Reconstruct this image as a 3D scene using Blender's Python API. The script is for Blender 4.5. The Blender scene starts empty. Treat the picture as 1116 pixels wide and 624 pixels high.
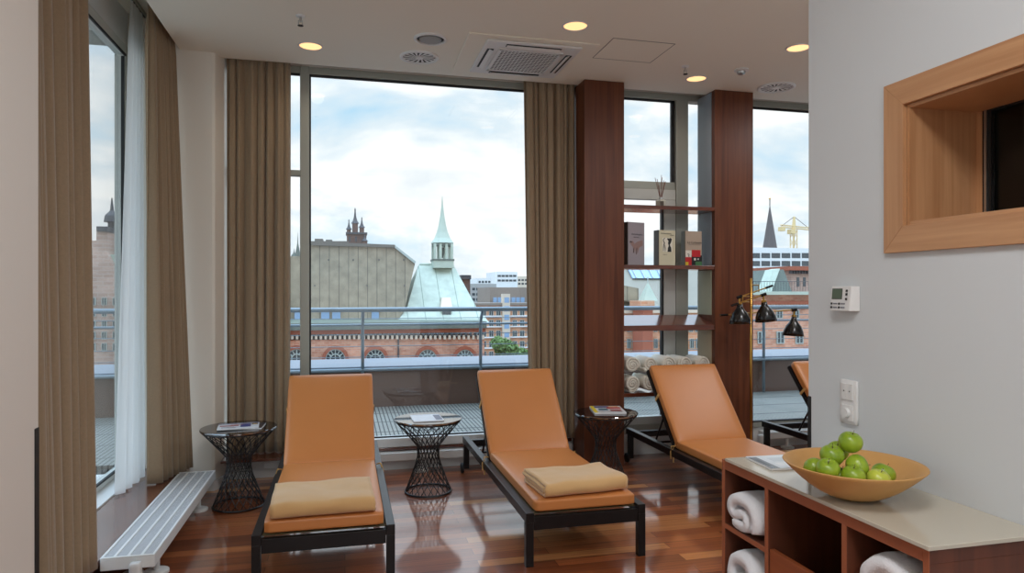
import bpy, bmesh, math, random
from mathutils import Vector, Matrix, noise
PI = math.pi
C = bpy.context.scene.collection
R = random.Random(7)

# ------------------------------------------------------------------ camera model
FOC, VX, HY, EYE = 740.0, 376.0, 318.0, 1.45
TH = math.atan((558 - VX) / FOC)
S_, C_ = math.sin(TH), math.cos(TH)
def ray(x, y):
    u = (x - 558) / FOC
    return (u * C_ + S_, -u * S_ + C_, -(y - HY) / FOC)
def at(x, y, Y):
    "point of the plane at distance Y in front of the viewer"
    d = ray(x, y); t = Y / d[1]
    return Vector((d[0] * t, Y, EYE + d[2] * t))
def ax(x, Y): return at(x, HY, Y).x
def az(x, y, Y): return at(x, y, Y).z
def dep(x, y, zc):
    d = ray(x, y)
    return Vector((d[0] * zc, d[1] * zc, EYE + d[2] * zc))

# ------------------------------------------------------------------ materials
def new_mat(name):
    m = bpy.data.materials.new(name); m.use_nodes = True
    nt = m.node_tree; b = nt.nodes['Principled BSDF']
    return m, nt, b
def lin(c):
    return tuple((v / 12.92 if v <= .04045 else ((v + .055) / 1.055) ** 2.4) for v in [k / 255 for k in c]) + (1,)
def plain(name, rgb, rough=.5, metal=0, spec=.5, bump=0, bscale=200, var=0, vscale=5, sheen=0, coat=0):
    m, nt, b = new_mat(name)
    b.inputs['Base Color'].default_value = lin(rgb)
    b.inputs['Roughness'].default_value = rough
    b.inputs['Metallic'].default_value = metal
    b.inputs['Specular IOR Level'].default_value = spec
    if sheen: b.inputs['Sheen Weight'].default_value = sheen
    if coat:
        b.inputs['Coat Weight'].default_value = coat; b.inputs['Coat Roughness'].default_value = .08
    tc = nt.nodes.new('ShaderNodeTexCoord')
    if var:
        n = nt.nodes.new('ShaderNodeTexNoise'); n.inputs['Scale'].default_value = vscale; n.inputs['Detail'].default_value = 4
        nt.links.new(tc.outputs['Object'], n.inputs['Vector'])
        mx = nt.nodes.new('ShaderNodeMix'); mx.data_type = 'RGBA'
        c = lin(rgb)
        mx.inputs[6].default_value = tuple(v * (1 - var) for v in c[:3]) + (1,)
        mx.inputs[7].default_value = tuple(min(1, v * (1 + var)) for v in c[:3]) + (1,)
        nt.links.new(n.outputs['Fac'], mx.inputs[0]); nt.links.new(mx.outputs[2], b.inputs['Base Color'])
    if bump:
        n = nt.nodes.new('ShaderNodeTexNoise'); n.inputs['Scale'].default_value = bscale
        nt.links.new(tc.outputs['Object'], n.inputs['Vector'])
        bp = nt.nodes.new('ShaderNodeBump'); bp.inputs['Strength'].default_value = bump; bp.inputs['Distance'].default_value = .002
        nt.links.new(n.outputs['Fac'], bp.inputs['Height']); nt.links.new(bp.outputs['Normal'], b.inputs['Normal'])
    return m
def wood(name, dark, light, stretch=(30, 30, 2), rough=.35, coat=.0, spec=.5, wave=0):
    m, nt, b = new_mat(name)
    tc = nt.nodes.new('ShaderNodeTexCoord'); mp = nt.nodes.new('ShaderNodeMapping')
    mp.inputs['Scale'].default_value = stretch
    nt.links.new(tc.outputs['Object'], mp.inputs['Vector'])
    n = nt.nodes.new('ShaderNodeTexNoise'); n.inputs['Scale'].default_value = 1; n.inputs['Detail'].default_value = 6; n.inputs['Distortion'].default_value = .6
    nt.links.new(mp.outputs['Vector'], n.inputs['Vector'])
    cr = nt.nodes.new('ShaderNodeValToRGB')
    cr.color_ramp.elements[0].position = .3; cr.color_ramp.elements[0].color = lin(dark)
    cr.color_ramp.elements[1].position = .7; cr.color_ramp.elements[1].color = lin(light)
    nt.links.new(n.outputs['Fac'], cr.inputs['Fac']); nt.links.new(cr.outputs['Color'], b.inputs['Base Color'])
    b.inputs['Roughness'].default_value = rough; b.inputs['Specular IOR Level'].default_value = spec
    if coat:
        b.inputs['Coat Weight'].default_value = coat; b.inputs['Coat Roughness'].default_value = .1
    return m
def emis(name, rgb, s):
    m, nt, b = new_mat(name)
    b.inputs['Base Color'].default_value = lin(rgb)
    b.inputs['Emission Color'].default_value = lin(rgb); b.inputs['Emission Strength'].default_value = s
    return m
def glass(name, tint=(1, 1, 1), gloss=1.0, rough=0.0, dens=0.0, ior=1.5):
    "thin pane: mostly transparent with a Fresnel reflection"
    m = bpy.data.materials.new(name); m.use_nodes = True; nt = m.node_tree; nt.nodes.clear()
    out = nt.nodes.new('ShaderNodeOutputMaterial'); mix = nt.nodes.new('ShaderNodeMixShader')
    tr = nt.nodes.new('ShaderNodeBsdfTransparent'); tr.inputs['Color'].default_value = tuple(tint) + (1,)
    gl = nt.nodes.new('ShaderNodeBsdfGlossy'); gl.inputs['Roughness'].default_value = rough
    ge = nt.nodes.new('ShaderNodeNewGeometry'); dt = nt.nodes.new('ShaderNodeVectorMath'); dt.operation = 'DOT_PRODUCT'
    nt.links.new(ge.outputs['Incoming'], dt.inputs[0]); nt.links.new(ge.outputs['Normal'], dt.inputs[1])
    def mth(op, a, b_=None, c_=None):
        m_ = nt.nodes.new('ShaderNodeMath'); m_.operation = op
        for k_, v_ in enumerate((a, b_, c_)):
            if v_ is None: continue
            if isinstance(v_, (int, float)): m_.inputs[k_].default_value = v_
            else: nt.links.new(v_, m_.inputs[k_])
        return m_.outputs[0]
    f_ = mth('POWER', mth('SUBTRACT', 1.0, mth('ABSOLUTE', dt.outputs['Value'])), 5.0)
    mu = nt.nodes.new('ShaderNodeMath'); mu.operation = 'MULTIPLY_ADD'; mu.inputs[1].default_value = .9 * gloss; mu.inputs[2].default_value = .035 * gloss + dens; mu.use_clamp = True
    nt.links.new(f_, mu.inputs[0]); nt.links.new(mu.outputs[0], mix.inputs[0])
    nt.links.new(tr.outputs[0], mix.inputs[1]); nt.links.new(gl.outputs[0], mix.inputs[2]); nt.links.new(mix.outputs[0], out.inputs['Surface'])
    return m
def floor_mat():
    m, nt, b = new_mat('jatoba_parquet')
    tc = nt.nodes.new('ShaderNodeTexCoord')
    br = nt.nodes.new('ShaderNodeTexBrick')
    br.offset = .37; br.offset_frequency = 2; br.squash = 1
    br.inputs['Color1'].default_value = (0, 0, 0, 1); br.inputs['Color2'].default_value = (1, 1, 1, 1); br.inputs['Mortar'].default_value = (0, 0, 0, 1)
    br.inputs['Scale'].default_value = 1; br.inputs['Mortar Size'].default_value = .0012
    br.inputs['Brick Width'].default_value = 1.1; br.inputs['Row Height'].default_value = .088; br.inputs['Mortar Smooth'].default_value = .1
    nt.links.new(tc.outputs['Object'], br.inputs['Vector'])
    pr_ = nt.nodes.new('ShaderNodeValToRGB'); el = pr_.color_ramp.elements
    el[0].position = 0; el[0].color = lin((112, 58, 34)); el[1].position = 1; el[1].color = lin((222, 160, 98))
    for p_, c_ in ((.35, (140, 76, 42)), (.7, (164, 92, 52)), (.9, (184, 112, 64))): e_ = el.new(p_); e_.color = lin(c_)
    nt.links.new(br.outputs['Color'], pr_.inputs['Fac'])
    mo = nt.nodes.new('ShaderNodeMix'); mo.data_type = 'RGBA'; mo.inputs[7].default_value = lin((44, 20, 12))
    nt.links.new(br.outputs['Fac'], mo.inputs[0]); nt.links.new(pr_.outputs['Color'], mo.inputs[6])
    mp = nt.nodes.new('ShaderNodeMapping'); mp.inputs['Scale'].default_value = (2.5, 60, 1)
    nt.links.new(tc.outputs['Object'], mp.inputs['Vector'])
    n = nt.nodes.new('ShaderNodeTexNoise'); n.inputs['Scale'].default_value = 1; n.inputs['Detail'].default_value = 5
    nt.links.new(mp.outputs['Vector'], n.inputs['Vector'])
    cr = nt.nodes.new('ShaderNodeValToRGB')
    cr.color_ramp.elements[0].position = .3; cr.color_ramp.elements[0].color = (.74, .74, .74, 1)
    cr.color_ramp.elements[1].position = .75; cr.color_ramp.elements[1].color = (1.18, 1.14, 1.1, 1)
    nt.links.new(n.outputs['Fac'], cr.inputs['Fac'])
    mx = nt.nodes.new('ShaderNodeMix'); mx.data_type = 'RGBA'; mx.blend_type = 'MULTIPLY'; mx.inputs[0].default_value = 1
    nt.links.new(mo.outputs[2], mx.inputs[6]); nt.links.new(cr.outputs['Color'], mx.inputs[7])
    nt.links.new(mx.outputs[2], b.inputs['Base Color'])
    b.inputs['Roughness'].default_value = .4; b.inputs['Specular IOR Level'].default_value = .2; b.inputs['Coat Weight'].default_value = 1; b.inputs['Coat Roughness'].default_value = .09; b.inputs['Coat IOR'].default_value = 1.85
    return m
def brick_mat(name, c1, c2, mortar, sc=1.0):
    m, nt, b = new_mat(name)
    tc = nt.nodes.new('ShaderNodeTexCoord'); mp = nt.nodes.new('ShaderNodeMapping'); mp.inputs['Rotation'].default_value = (PI / 2, 0, 0)
    br = nt.nodes.new('ShaderNodeTexBrick')
    br.inputs['Color1'].default_value = lin(c1); br.inputs['Color2'].default_value = lin(c2); br.inputs['Mortar'].default_value = lin(mortar)
    br.inputs['Scale'].default_value = sc; br.inputs['Brick Width'].default_value = .5; br.inputs['Row Height'].default_value = .2; br.inputs['Mortar Size'].default_value = .015
    nt.links.new(tc.outputs['Object'], mp.inputs['Vector']); nt.links.new(mp.outputs['Vector'], br.inputs['Vector'])
    n = nt.nodes.new('ShaderNodeTexNoise'); n.inputs['Scale'].default_value = .6; n.inputs['Detail'].default_value = 6
    nt.links.new(tc.outputs['Object'], n.inputs['Vector'])
    cr = nt.nodes.new('ShaderNodeValToRGB')
    cr.color_ramp.elements[0].position = .3; cr.color_ramp.elements[0].color = (.7, .7, .7, 1)
    cr.color_ramp.elements[1].position = .7; cr.color_ramp.elements[1].color = (1.1, 1.1, 1.1, 1)
    nt.links.new(n.outputs['Fac'], cr.inputs['Fac'])
    mx = nt.nodes.new('ShaderNodeMix'); mx.data_type = 'RGBA'; mx.blend_type = 'MULTIPLY'; mx.inputs[0].default_value = 1
    nt.links.new(br.outputs['Color'], mx.inputs[6]); nt.links.new(cr.outputs['Color'], mx.inputs[7])
    nt.links.new(mx.outputs[2], b.inputs['Base Color']); b.inputs['Roughness'].default_value = .9
    return m
def stripes(name, ca, cb, axis='X', period=.01, duty=.5, rough=.5, noise_amt=.15):
    "two-colour stripes along an axis (slats, seams, perforation)"
    m, nt, b = new_mat(name)
    tc = nt.nodes.new('ShaderNodeTexCoord'); sp = nt.nodes.new('ShaderNodeSeparateXYZ')
    nt.links.new(tc.outputs['Object'], sp.inputs[0])
    facs = []
    axs = axis if isinstance(axis, (list, tuple)) else [axis]
    pers = period if isinstance(period, (list, tuple)) else [period]
    dus = duty if isinstance(duty, (list, tuple)) else [duty]
    for a, p, d in zip(axs, pers, dus):
        dv = nt.nodes.new('ShaderNodeMath'); dv.operation = 'DIVIDE'; dv.inputs[1].default_value = p
        nt.links.new(sp.outputs[a], dv.inputs[0])
        fr = nt.nodes.new('ShaderNodeMath'); fr.operation = 'FRACT'; nt.links.new(dv.outputs[0], fr.inputs[0])
        lt = nt.nodes.new('ShaderNodeMath'); lt.operation = 'LESS_THAN'; lt.inputs[1].default_value = d; nt.links.new(fr.outputs[0], lt.inputs[0])
        facs.append(lt)
    f = facs[0].outputs[0]
    for g in facs[1:]:
        mm = nt.nodes.new('ShaderNodeMath'); mm.operation = 'MAXIMUM'; nt.links.new(f, mm.inputs[0]); nt.links.new(g.outputs[0], mm.inputs[1]); f = mm.outputs[0]
    n = nt.nodes.new('ShaderNodeTexNoise'); n.inputs['Scale'].default_value = 1.3; n.inputs['Detail'].default_value = 6
    nt.links.new(tc.outputs['Object'], n.inputs['Vector'])
    cr = nt.nodes.new('ShaderNodeValToRGB')
    cr.color_ramp.elements[0].position = .3; cr.color_ramp.elements[0].color = (1 - noise_amt,) * 3 + (1,)
    cr.color_ramp.elements[1].position = .7; cr.color_ramp.elements[1].color = (1 + noise_amt,) * 3 + (1,)
    nt.links.new(n.outputs['Fac'], cr.inputs['Fac'])
    mx = nt.nodes.new('ShaderNodeMix'); mx.data_type = 'RGBA'; nt.links.new(f, mx.inputs[0])
    mx.inputs[6].default_value = lin(cb); mx.inputs[7].default_value = lin(ca)
    m2 = nt.nodes.new('ShaderNodeMix'); m2.data_type = 'RGBA'; m2.blend_type = 'MULTIPLY'; m2.inputs[0].default_value = 1
    nt.links.new(mx.outputs[2], m2.inputs[6]); nt.links.new(cr.outputs['Color'], m2.inputs[7])
    nt.links.new(m2.outputs[2], b.inputs['Base Color']); b.inputs['Roughness'].default_value = rough
    return m

M = dict(
    wall=plain('wall_paint', (208, 213, 215), .6, bump=.05, bscale=60),
    wall_l=plain('warm_wall_paint', (214, 207, 198), .6),
    ceiling=plain('ceiling_paint', (236, 230, 215), .8),
    floor=floor_mat(),
    white=plain('white_lacquer', (228, 230, 228), .35),
    white_m=plain('white_plastic', (222, 222, 220), .4),
    alu=plain('grey_aluminium', (168, 170, 160), .42, metal=.25),
    alu_d=plain('black_gasket', (22, 24, 26), .5),
    glass=glass('window_glass', (.97, .985, .98), gloss=1.0),
    curtain=plain('brown_curtain_cloth', (152, 131, 104), .75, bump=.5, bscale=500, var=.14, vscale=90, sheen=.25),
    mahog=wood('mahogany_veneer', (84, 46, 30), (114, 66, 42), (26, 26, 1.2), .42, spec=.3),
    mahog_h=wood('mahogany_edge', (120, 62, 38), (150, 82, 50), (3, 3, 60), .4),
    mahog_s=wood('mahogany_shelf', (88, 44, 30), (112, 60, 40), (2, 30, 30), .2, spec=.6, coat=.6),
    board=wood('brown_sill_board', (84, 44, 30), (108, 60, 42), (20, 2, 20), .2, spec=.6, coat=.5),
    side=wood('sideboard_wood', (82, 44, 30), (106, 58, 38), (22, 22, 1.5), .4),
    side_edge=plain('orange_wood_edge', (158, 90, 58), .4, var=.08, vscale=20),
    drawer=wood('drawer_wood', (128, 66, 36), (152, 82, 46), (1.5, 1.5, 25), .35),
    alder=wood('light_alder_wood', (172, 124, 84), (196, 150, 108), (2, 2, 40), .4),
    alder_v=wood('light_alder_wood_upright', (168, 120, 80), (192, 146, 104), (40, 40, 1.5), .4),
    top_glass=plain('cream_back_painted_glass', (192, 186, 170), .12, spec=.5),
    frame=plain('black_powder_coat', (27, 24, 24), .35, spec=.3),
    wheel=plain('black_rubber', (18, 18, 20), .5),
    cush=plain('tan_leatherette', (202, 130, 71), .38, bump=.12, bscale=350, var=.05, vscale=4),
    piping=plain('tan_cloth_tape', (206, 164, 98), .7),
    sling=plain('olive_sling_cloth', (98, 84, 52), .8),
    blanket=plain('camel_blanket_cloth', (214, 172, 116), .95, bump=.4, bscale=260, var=.06, vscale=12, sheen=.4),
    towel=plain('white_towel_terry', (232, 232, 234), 1, bump=1, bscale=260, sheen=.3),
    towel_c=plain('cream_towel_terry', (228, 222, 208), 1, bump=1, bscale=260, sheen=.3),
    wire=plain('black_wire', (22, 22, 24), .35, spec=.6),
    smoked=plain('smoked_glass_top', (16, 16, 18), .03, spec=1.0),
    brass=plain('satin_brass', (196, 152, 78), .3, metal=1),
    shade=plain('black_enamel_shade', (20, 19, 19), .22, spec=.6),
    shade_in=plain('white_enamel_inside', (225, 222, 215), .4),
    bowl=plain('turned_wooden_bowl', (198, 150, 88), .5, var=.1, vscale=14),
    chrome=plain('satin_steel', (190, 190, 188), .3, metal=1),
    black=plain('matt_black', (14, 14, 15), .6),
    paper=plain('magazine_paper', (232, 232, 232), .35),
    lamp=emis('downlight_glow', (255, 200, 140), 1.0),
    lcd=plain('grey_green_lcd', (88, 104, 88), .2),
    rail=plain('painted_grey_rail', (128, 142, 152), .35, metal=.3),
    parapet=plain('brown_parapet_panel', (104, 78, 66), .4),
    coping=plain('pale_zinc_coping', (122, 132, 144), .4, metal=.3),
    copper=stripes('green_copper_roof', (138, 152, 138), (184, 194, 180), 'X', 1.6, .05, .7, .12),
    copper_p=plain('green_copper', (178, 190, 176), .6, var=.15, vscale=1.2),
    copper_dk=plain('dark_verdigris', (98, 106, 98), .7, var=.2, vscale=2),
    clad=stripes('grey_panel_cladding', (100, 92, 78), (152, 142, 122), 'X', .82, .07, .6, .2),
    clad_p=plain('grey_zinc', (140, 134, 120), .6, var=.12, vscale=.8),
    clad_d=plain('dark_grey_zinc', (104, 98, 90), .6, var=.1, vscale=.8),
    brick=brick_mat('red_brick', (196, 132, 106), (218, 164, 138), (206, 178, 158)),
    brick_o=brick_mat('orange_brick', (206, 142, 106), (224, 168, 134), (214, 184, 158)),
    brick_g=brick_mat('greyed_brick', (172, 142, 128), (192, 164, 150), (190, 176, 166)),
    brick_d=plain('dark_brick', (104, 78, 68), .9, var=.25, vscale=.8),
    brick_t=plain('dark_red_brick', (158, 92, 70), .9, var=.2, vscale=1),
    stone=plain('pale_stone', (214, 200, 182), .8, var=.1, vscale=.6),
    slate=plain('dark_slate', (70, 68, 72), .6, var=.15, vscale=.7),
    gwin=plain('dark_window_glass', (58, 68, 74), .15, spec=.8),
    bwin=plain('blue_window_glass', (138, 170, 204), .15, spec=.8),
    wframe=plain('pale_window_frame', (168, 180, 176), .5),
    conc=plain('white_facade', (228, 230, 230), .7, var=.05, vscale=.3),
    conc_g=plain('grey_facade', (170, 170, 168), .7, var=.08, vscale=.3),
    conc_b=plain('brown_grey_facade', (140, 128, 118), .7, var=.1, vscale=.3),
    leaf=plain('tree_leaf', (104, 134, 72), .7, var=.35, vscale=1.2),
    bark=plain('tree_bark', (84, 68, 54), .9),
    crane=plain('yellow_crane_paint', (228, 202, 150), .5),
    ground=plain('street_asphalt', (120, 120, 118), .9, var=.1, vscale=.1),
)
M['smoked'].node_tree.nodes['Principled BSDF'].inputs['IOR'].default_value = 2.3
def apple_mat():
    m, nt, b = new_mat('green_apple_skin')
    tc = nt.nodes.new('ShaderNodeTexCoord'); n = nt.nodes.new('ShaderNodeTexNoise'); n.inputs['Scale'].default_value = 14; n.inputs['Detail'].default_value = 3
    nt.links.new(tc.outputs['Object'], n.inputs['Vector'])
    cr = nt.nodes.new('ShaderNodeValToRGB')
    cr.color_ramp.elements[0].position = .35; cr.color_ramp.elements[0].color = lin((112, 142, 26))
    cr.color_ramp.elements[1].position = .7; cr.color_ramp.elements[1].color = lin((160, 184, 52))
    nt.links.new(n.outputs['Fac'], cr.inputs['Fac']); nt.links.new(cr.outputs['Color'], b.inputs['Base Color'])
    b.inputs['Roughness'].default_value = .3
    return m
M['apple'] = apple_mat()
M['eave_green'] = plain('weathered_copper_eaves', (120, 130, 118), .7, var=.15, vscale=1)
M['pier'] = plain('lit_pier_paint', (232, 226, 214), .6)  # same wall paint, made paler for the light near the window
M['alu_l'] = plain('lit_window_frame', (206, 208, 202), .4)  # frame aluminium lightened to offset its shade, light put into the colour
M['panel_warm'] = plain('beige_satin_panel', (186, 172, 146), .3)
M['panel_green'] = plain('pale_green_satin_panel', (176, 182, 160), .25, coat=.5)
M['reflect_blue'] = plain('grey_blue_sky_reflection', (140, 150, 160), .2, coat=.6)  # sky reflection put into the colour
M['apple_y'] = plain('yellow_green_apple_skin', (186, 196, 70), .3, var=.12, vscale=30)
def sheer_mat():
    m = bpy.data.materials.new('sheer_white_voile'); m.use_nodes = True; nt = m.node_tree; nt.nodes.clear()
    out = nt.nodes.new('ShaderNodeOutputMaterial')
    d = nt.nodes.new('ShaderNodeBsdfDiffuse'); d.inputs['Color'].default_value = (.9, .9, .88, 1)
    t = nt.nodes.new('ShaderNodeBsdfTranslucent'); t.inputs['Color'].default_value = (.9, .91, .9, 1)
    tr = nt.nodes.new('ShaderNodeBsdfTransparent')
    a = nt.nodes.new('ShaderNodeMixShader'); a.inputs[0].default_value = .6
    bmx = nt.nodes.new('ShaderNodeMixShader'); bmx.inputs[0].default_value = .2
    nt.links.new(d.outputs[0], a.inputs[1]); nt.links.new(t.outputs[0], a.inputs[2])
    nt.links.new(a.outputs[0], bmx.inputs[1]); nt.links.new(tr.outputs[0], bmx.inputs[2]); nt.links.new(bmx.outputs[0], out.inputs['Surface'])
    return m
M['sheer'] = sheer_mat()

# ------------------------------------------------------------------ object helpers
def world_of(o):
    m = o.matrix_basis.copy()
    p = o.parent
    while p: m = p.matrix_basis @ m; p = p.parent
    return m
def obj(name, bm, mat, parent=None, smooth=False, bevel=0, world=False, solid=0, subsurf=0, angle=None):
    me = bpy.data.meshes.new(name)
    bmesh.ops.recalc_face_normals(bm, faces=bm.faces)
    if parent is not None and world: bm.transform(world_of(parent).inverted())
    bm.to_mesh(me); bm.free()
    for mm in (mat if isinstance(mat, (list, tuple)) else [mat]): me.materials.append(M[mm] if isinstance(mm, str) else mm)
    if smooth:
        for p in me.polygons: p.use_smooth = True
    o = bpy.data.objects.new(name, me); C.objects.link(o)
    if parent is not None: o.parent = parent
    if solid:
        s = o.modifiers.new('solid', 'SOLIDIFY'); s.thickness = solid; s.offset = 0
    if bevel:
        b = o.modifiers.new('bevel', 'BEVEL'); b.width = bevel; b.segments = 2; b.limit_method = 'ANGLE'
    if subsurf:
        s = o.modifiers.new('sub', 'SUBSURF'); s.levels = subsurf; s.render_levels = subsurf
    return o
def tag(o, label=None, cat=None, group=None, kind=None):
    if label: o['label'] = label
    if cat: o['category'] = cat
    if group: o['group'] = group
    if kind: o['kind'] = kind
    return o
def thing(name, label, cat, loc=(0, 0, 0), rz=0, group=None):
    o = bpy.data.objects.new(name, None); C.objects.link(o)
    o.location = loc; o.rotation_euler = (0, 0, rz); o.empty_display_size = .1
    return tag(o, label, cat, group)
def struct(name, bm, m, parent=None, **k):
    o = obj(name, bm, m, parent, **k)
    if parent is None: o['kind'] = 'structure'
    return o
def sroot(name, loc=(0, 0, 0)):
    o = bpy.data.objects.new(name, None); C.objects.link(o); o.location = loc; o['kind'] = 'structure'; o.empty_display_size = .1
    return o
def dup(root, loc, rz=None, label=None):
    r = root.copy(); C.objects.link(r); r.location = loc
    if rz is not None: r.rotation_euler = (0, 0, rz)
    if label: r['label'] = label
    for ch in list(root.children):
        c = ch.copy(); C.objects.link(c); c.parent = r
        for g in list(ch.children):
            d = g.copy(); C.objects.link(d); d.parent = c
    return r
def B(): return bmesh.new()
def box(bm, x0, x1, y0, y1, z0, z1, mi=0):
    v = [bm.verts.new(p) for p in [(x0, y0, z0), (x1, y0, z0), (x1, y1, z0), (x0, y1, z0), (x0, y0, z1), (x1, y0, z1), (x1, y1, z1), (x0, y1, z1)]]
    for f in [(0, 3, 2, 1), (4, 5, 6, 7), (0, 1, 5, 4), (1, 2, 6, 5), (2, 3, 7, 6), (3, 0, 4, 7)]:
        bm.faces.new([v[i] for i in f]).material_index = mi
    return bm
def hexa(bm, p, mi=0):
    "8 points: 4 of the bottom then 4 of the top"
    v = [bm.verts.new(q) for q in p]
    for f in [(0, 3, 2, 1), (4, 5, 6, 7), (0, 1, 5, 4), (1, 2, 6, 5), (2, 3, 7, 6), (3, 0, 4, 7)]:
        bm.faces.new([v[i] for i in f]).material_index = mi
    return bm
def bx(*a): return box(B(), *a)
def prism(bm, pts, vec, mi=0):
    "polygon (3-D points) pushed along vec"
    a = [bm.verts.new(p) for p in pts]; b = [bm.verts.new(Vector(p) + Vector(vec)) for p in pts]
    n = len(pts)
    bm.faces.new(a[::-1]).material_index = mi; bm.faces.new(b).material_index = mi
    for i in range(n): bm.faces.new([a[i], a[(i + 1) % n], b[(i + 1) % n], b[i]]).material_index = mi
    return bm
def tube(bm, pts, r, n=8, closed=False, mi=0, caps=True):
    pts = [Vector(p) for p in pts]; rings = []; N = len(pts)
    up = Vector((0, 0, 1))
    for i, p in enumerate(pts):
        if closed: t = pts[(i + 1) % N] - pts[i - 1]
        else: t = pts[min(i + 1, N - 1)] - pts[max(i - 1, 0)]
        t.normalize()
        u = up if abs(t.dot(up)) < .95 else Vector((1, 0, 0))
        a = t.cross(u).normalized(); b = t.cross(a).normalized()
        rr = r[i] if isinstance(r, (list, tuple)) else r
        rings.append([bm.verts.new(p + a * rr * math.cos(2 * PI * k / n) + b * rr * math.sin(2 * PI * k / n)) for k in range(n)])
    for i in range(N if closed else N - 1):
        q, s = rings[i], rings[(i + 1) % N]
        for k in range(n): bm.faces.new([q[k], q[(k + 1) % n], s[(k + 1) % n], s[k]]).material_index = mi
    if not closed and caps:
        bm.faces.new(rings[0]); bm.faces.new(rings[-1][::-1])
    return bm
def lathe(bm, prof, c=(0, 0, 0), n=32, mi=0, axis=None):
    "profile of (r, z) pairs turned about the z axis at c; open ends with r>0 are left open"
    c = Vector(c); rings = []
    for r, z in prof:
        if r < 1e-6: rings.append([bm.verts.new(c + Vector((0, 0, z)))])
        else: rings.append([bm.verts.new(c + Vector((r * math.cos(2 * PI * k / n), r * math.sin(2 * PI * k / n), z))) for k in range(n)])
    for a, b in zip(rings, rings[1:]):
        for k in range(n):
            q = [a[k % len(a)], a[(k + 1) % len(a)], b[(k + 1) % len(b)], b[k % len(b)]]
            q = list(dict.fromkeys(q))
            if len(q) > 2:
                try: bm.faces.new(q).material_index = mi
                except ValueError: pass
    return bm
def rbox(sx, sy, sz, r, puff=0, n=10, c=(0, 0, 0), wob=0, seed=0):
    "soft box centred on c with rounded edges, faces puffed outwards"
    bm = B(); bmesh.ops.create_cube(bm, size=2)
    bmesh.ops.subdivide_edges(bm, edges=bm.edges[:], cuts=n, use_grid_fill=True)
    h = Vector((sx / 2, sy / 2, sz / 2)); c = Vector(c)
    for v in bm.verts:
        p = v.co.copy()
        q = []
        for i in range(3):
            t = max(-1, min(1, p[i]))
            # push grid lines towards the edges
            s = math.sin(t * PI / 2) * .35 + t * .65
            q.append(s * h[i])
        inner = Vector([max(-(h[i] - r), min(h[i] - r, q[i])) for i in range(3)])
        d = Vector(q) - inner
        if d.length > 1e-9: d = d.normalized() * r
        w = inner + d
        if puff:
            k = (1 - p.x ** 4) * (1 - p.y ** 4)
            w.z += puff * k * (1 if p.z > 0 else -.3) * abs(p.z)
        if wob:
            nv = noise.noise_vector(w * 5 + Vector((seed, seed * 2, 0)))
            w += nv * wob
        v.co = w + c
    return bm
def merge(a, b):
    me = bpy.data.meshes.new('tmp'); b.to_mesh(me); b.free(); a.from_mesh(me); bpy.data.meshes.remove(me); return a

# ------------------------------------------------------------------ the room shell
ZC = 3.2
struct('floor', bx(-1.9, 7.2, -3.2, 5.75, -.12, 0), 'floor')
b = B(); box(b, -1.16, 7.2, -3.2, 5.45, ZC, 3.43); box(b, -1.9, 7.2, -3.2, 5.75, 3.43, 3.55); box(b, -1.9, -1.16, -3.2, 2.23, ZC, 3.43)
ceiling = struct('ceiling', b, 'ceiling')
struct('wall_left', bx(-1.9, -.86, -3.2, 2.23, 0, ZC - .001), 'wall_l')
b = B(); box(b, -.859, 1.699, -3.2, -3.0, 0, .25); box(b, -.859, 1.699, -3.2, -3.0, 3.0, ZC - .001); box(b, -.859, -.7, -3.2, -3.0, .25, 3.0); box(b, 1.55, 1.699, -3.2, -3.0, .25, 3.0)  # window opening added behind the camera to let in fill daylight
struct('wall_back', b, 'wall')
# wall on the right with the sauna window opening
NY0, NY1, NZ0, NZ1 = .55, 1.76, 1.658, 2.032
b = B()
box(b, 1.7, 1.99, -3.2, 2.222, 0, NZ0); box(b, 1.7, 1.99, -3.2, 2.222, NZ1, ZC - .001)
box(b, 1.7, 1.99, NY1, 2.222, NZ0, NZ1); box(b, 1.7, 1.99, -3.2, NY0, NZ0, NZ1)
struct('wall_right', b, 'wall')
b = B(); box(b, 1.99, 7.2, 2.08, 2.222, 0, ZC - .001); struct('wall_partition', b, 'wall')
struct('wall_far_right', bx(7.0, 7.2, 2.222, 5.75, 0, 3.43), 'wall')
b = B(); box(b, 3.4, 3.5, -.2, 2.08, 0, ZC - .01); box(b, 1.99, 3.5, -.3, -.2, 0, ZC - .01)
struct('wall_sauna', b, plain('sauna_wood', (170, 140, 108), .6, var=.1, vscale=3))
# corner pier between the two window fronts
pts = [(-1.56, 5.34, 0), (-.945, 5.34, 0), (-.925, 5.35, 0), (-.918, 5.37, 0), (-.885, 5.49, 0), (-.885, 5.72, 0), (-1.56, 5.72, 0)]
struct('wall_corner', prism(B(), pts, (0, 0, 3.43)), 'pier')
b = B(); prism(b, [(-1.12, 5.328, 0), (-.93, 5.328, 0), (-.905, 5.36, 0), (-.872, 5.49, 0), (-.885, 5.49, 0), (-.92, 5.36, 0), (-.935, 5.341, 0), (-1.12, 5.341, 0)], (0, 0, .075))
struct('baseboard_corner', b, 'white')
# header above the left glazing, low walls under the glazing
struct('wall_header', bx(-1.62, -1.5, 2.23, 5.34, 3.19, 3.43), 'white')
struct('wall_under_window', bx(-.885, 7.0, 5.62, 5.75, 0, .19), 'white')
struct('wall_under_side_window', bx(-1.9, -1.45, 2.23, 5.34, 0, .165), 'white')
struct('wall_over_window', bx(-.885, 7.0, 5.6, 5.75, 3.235, 3.43), 'wall_l')
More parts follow.
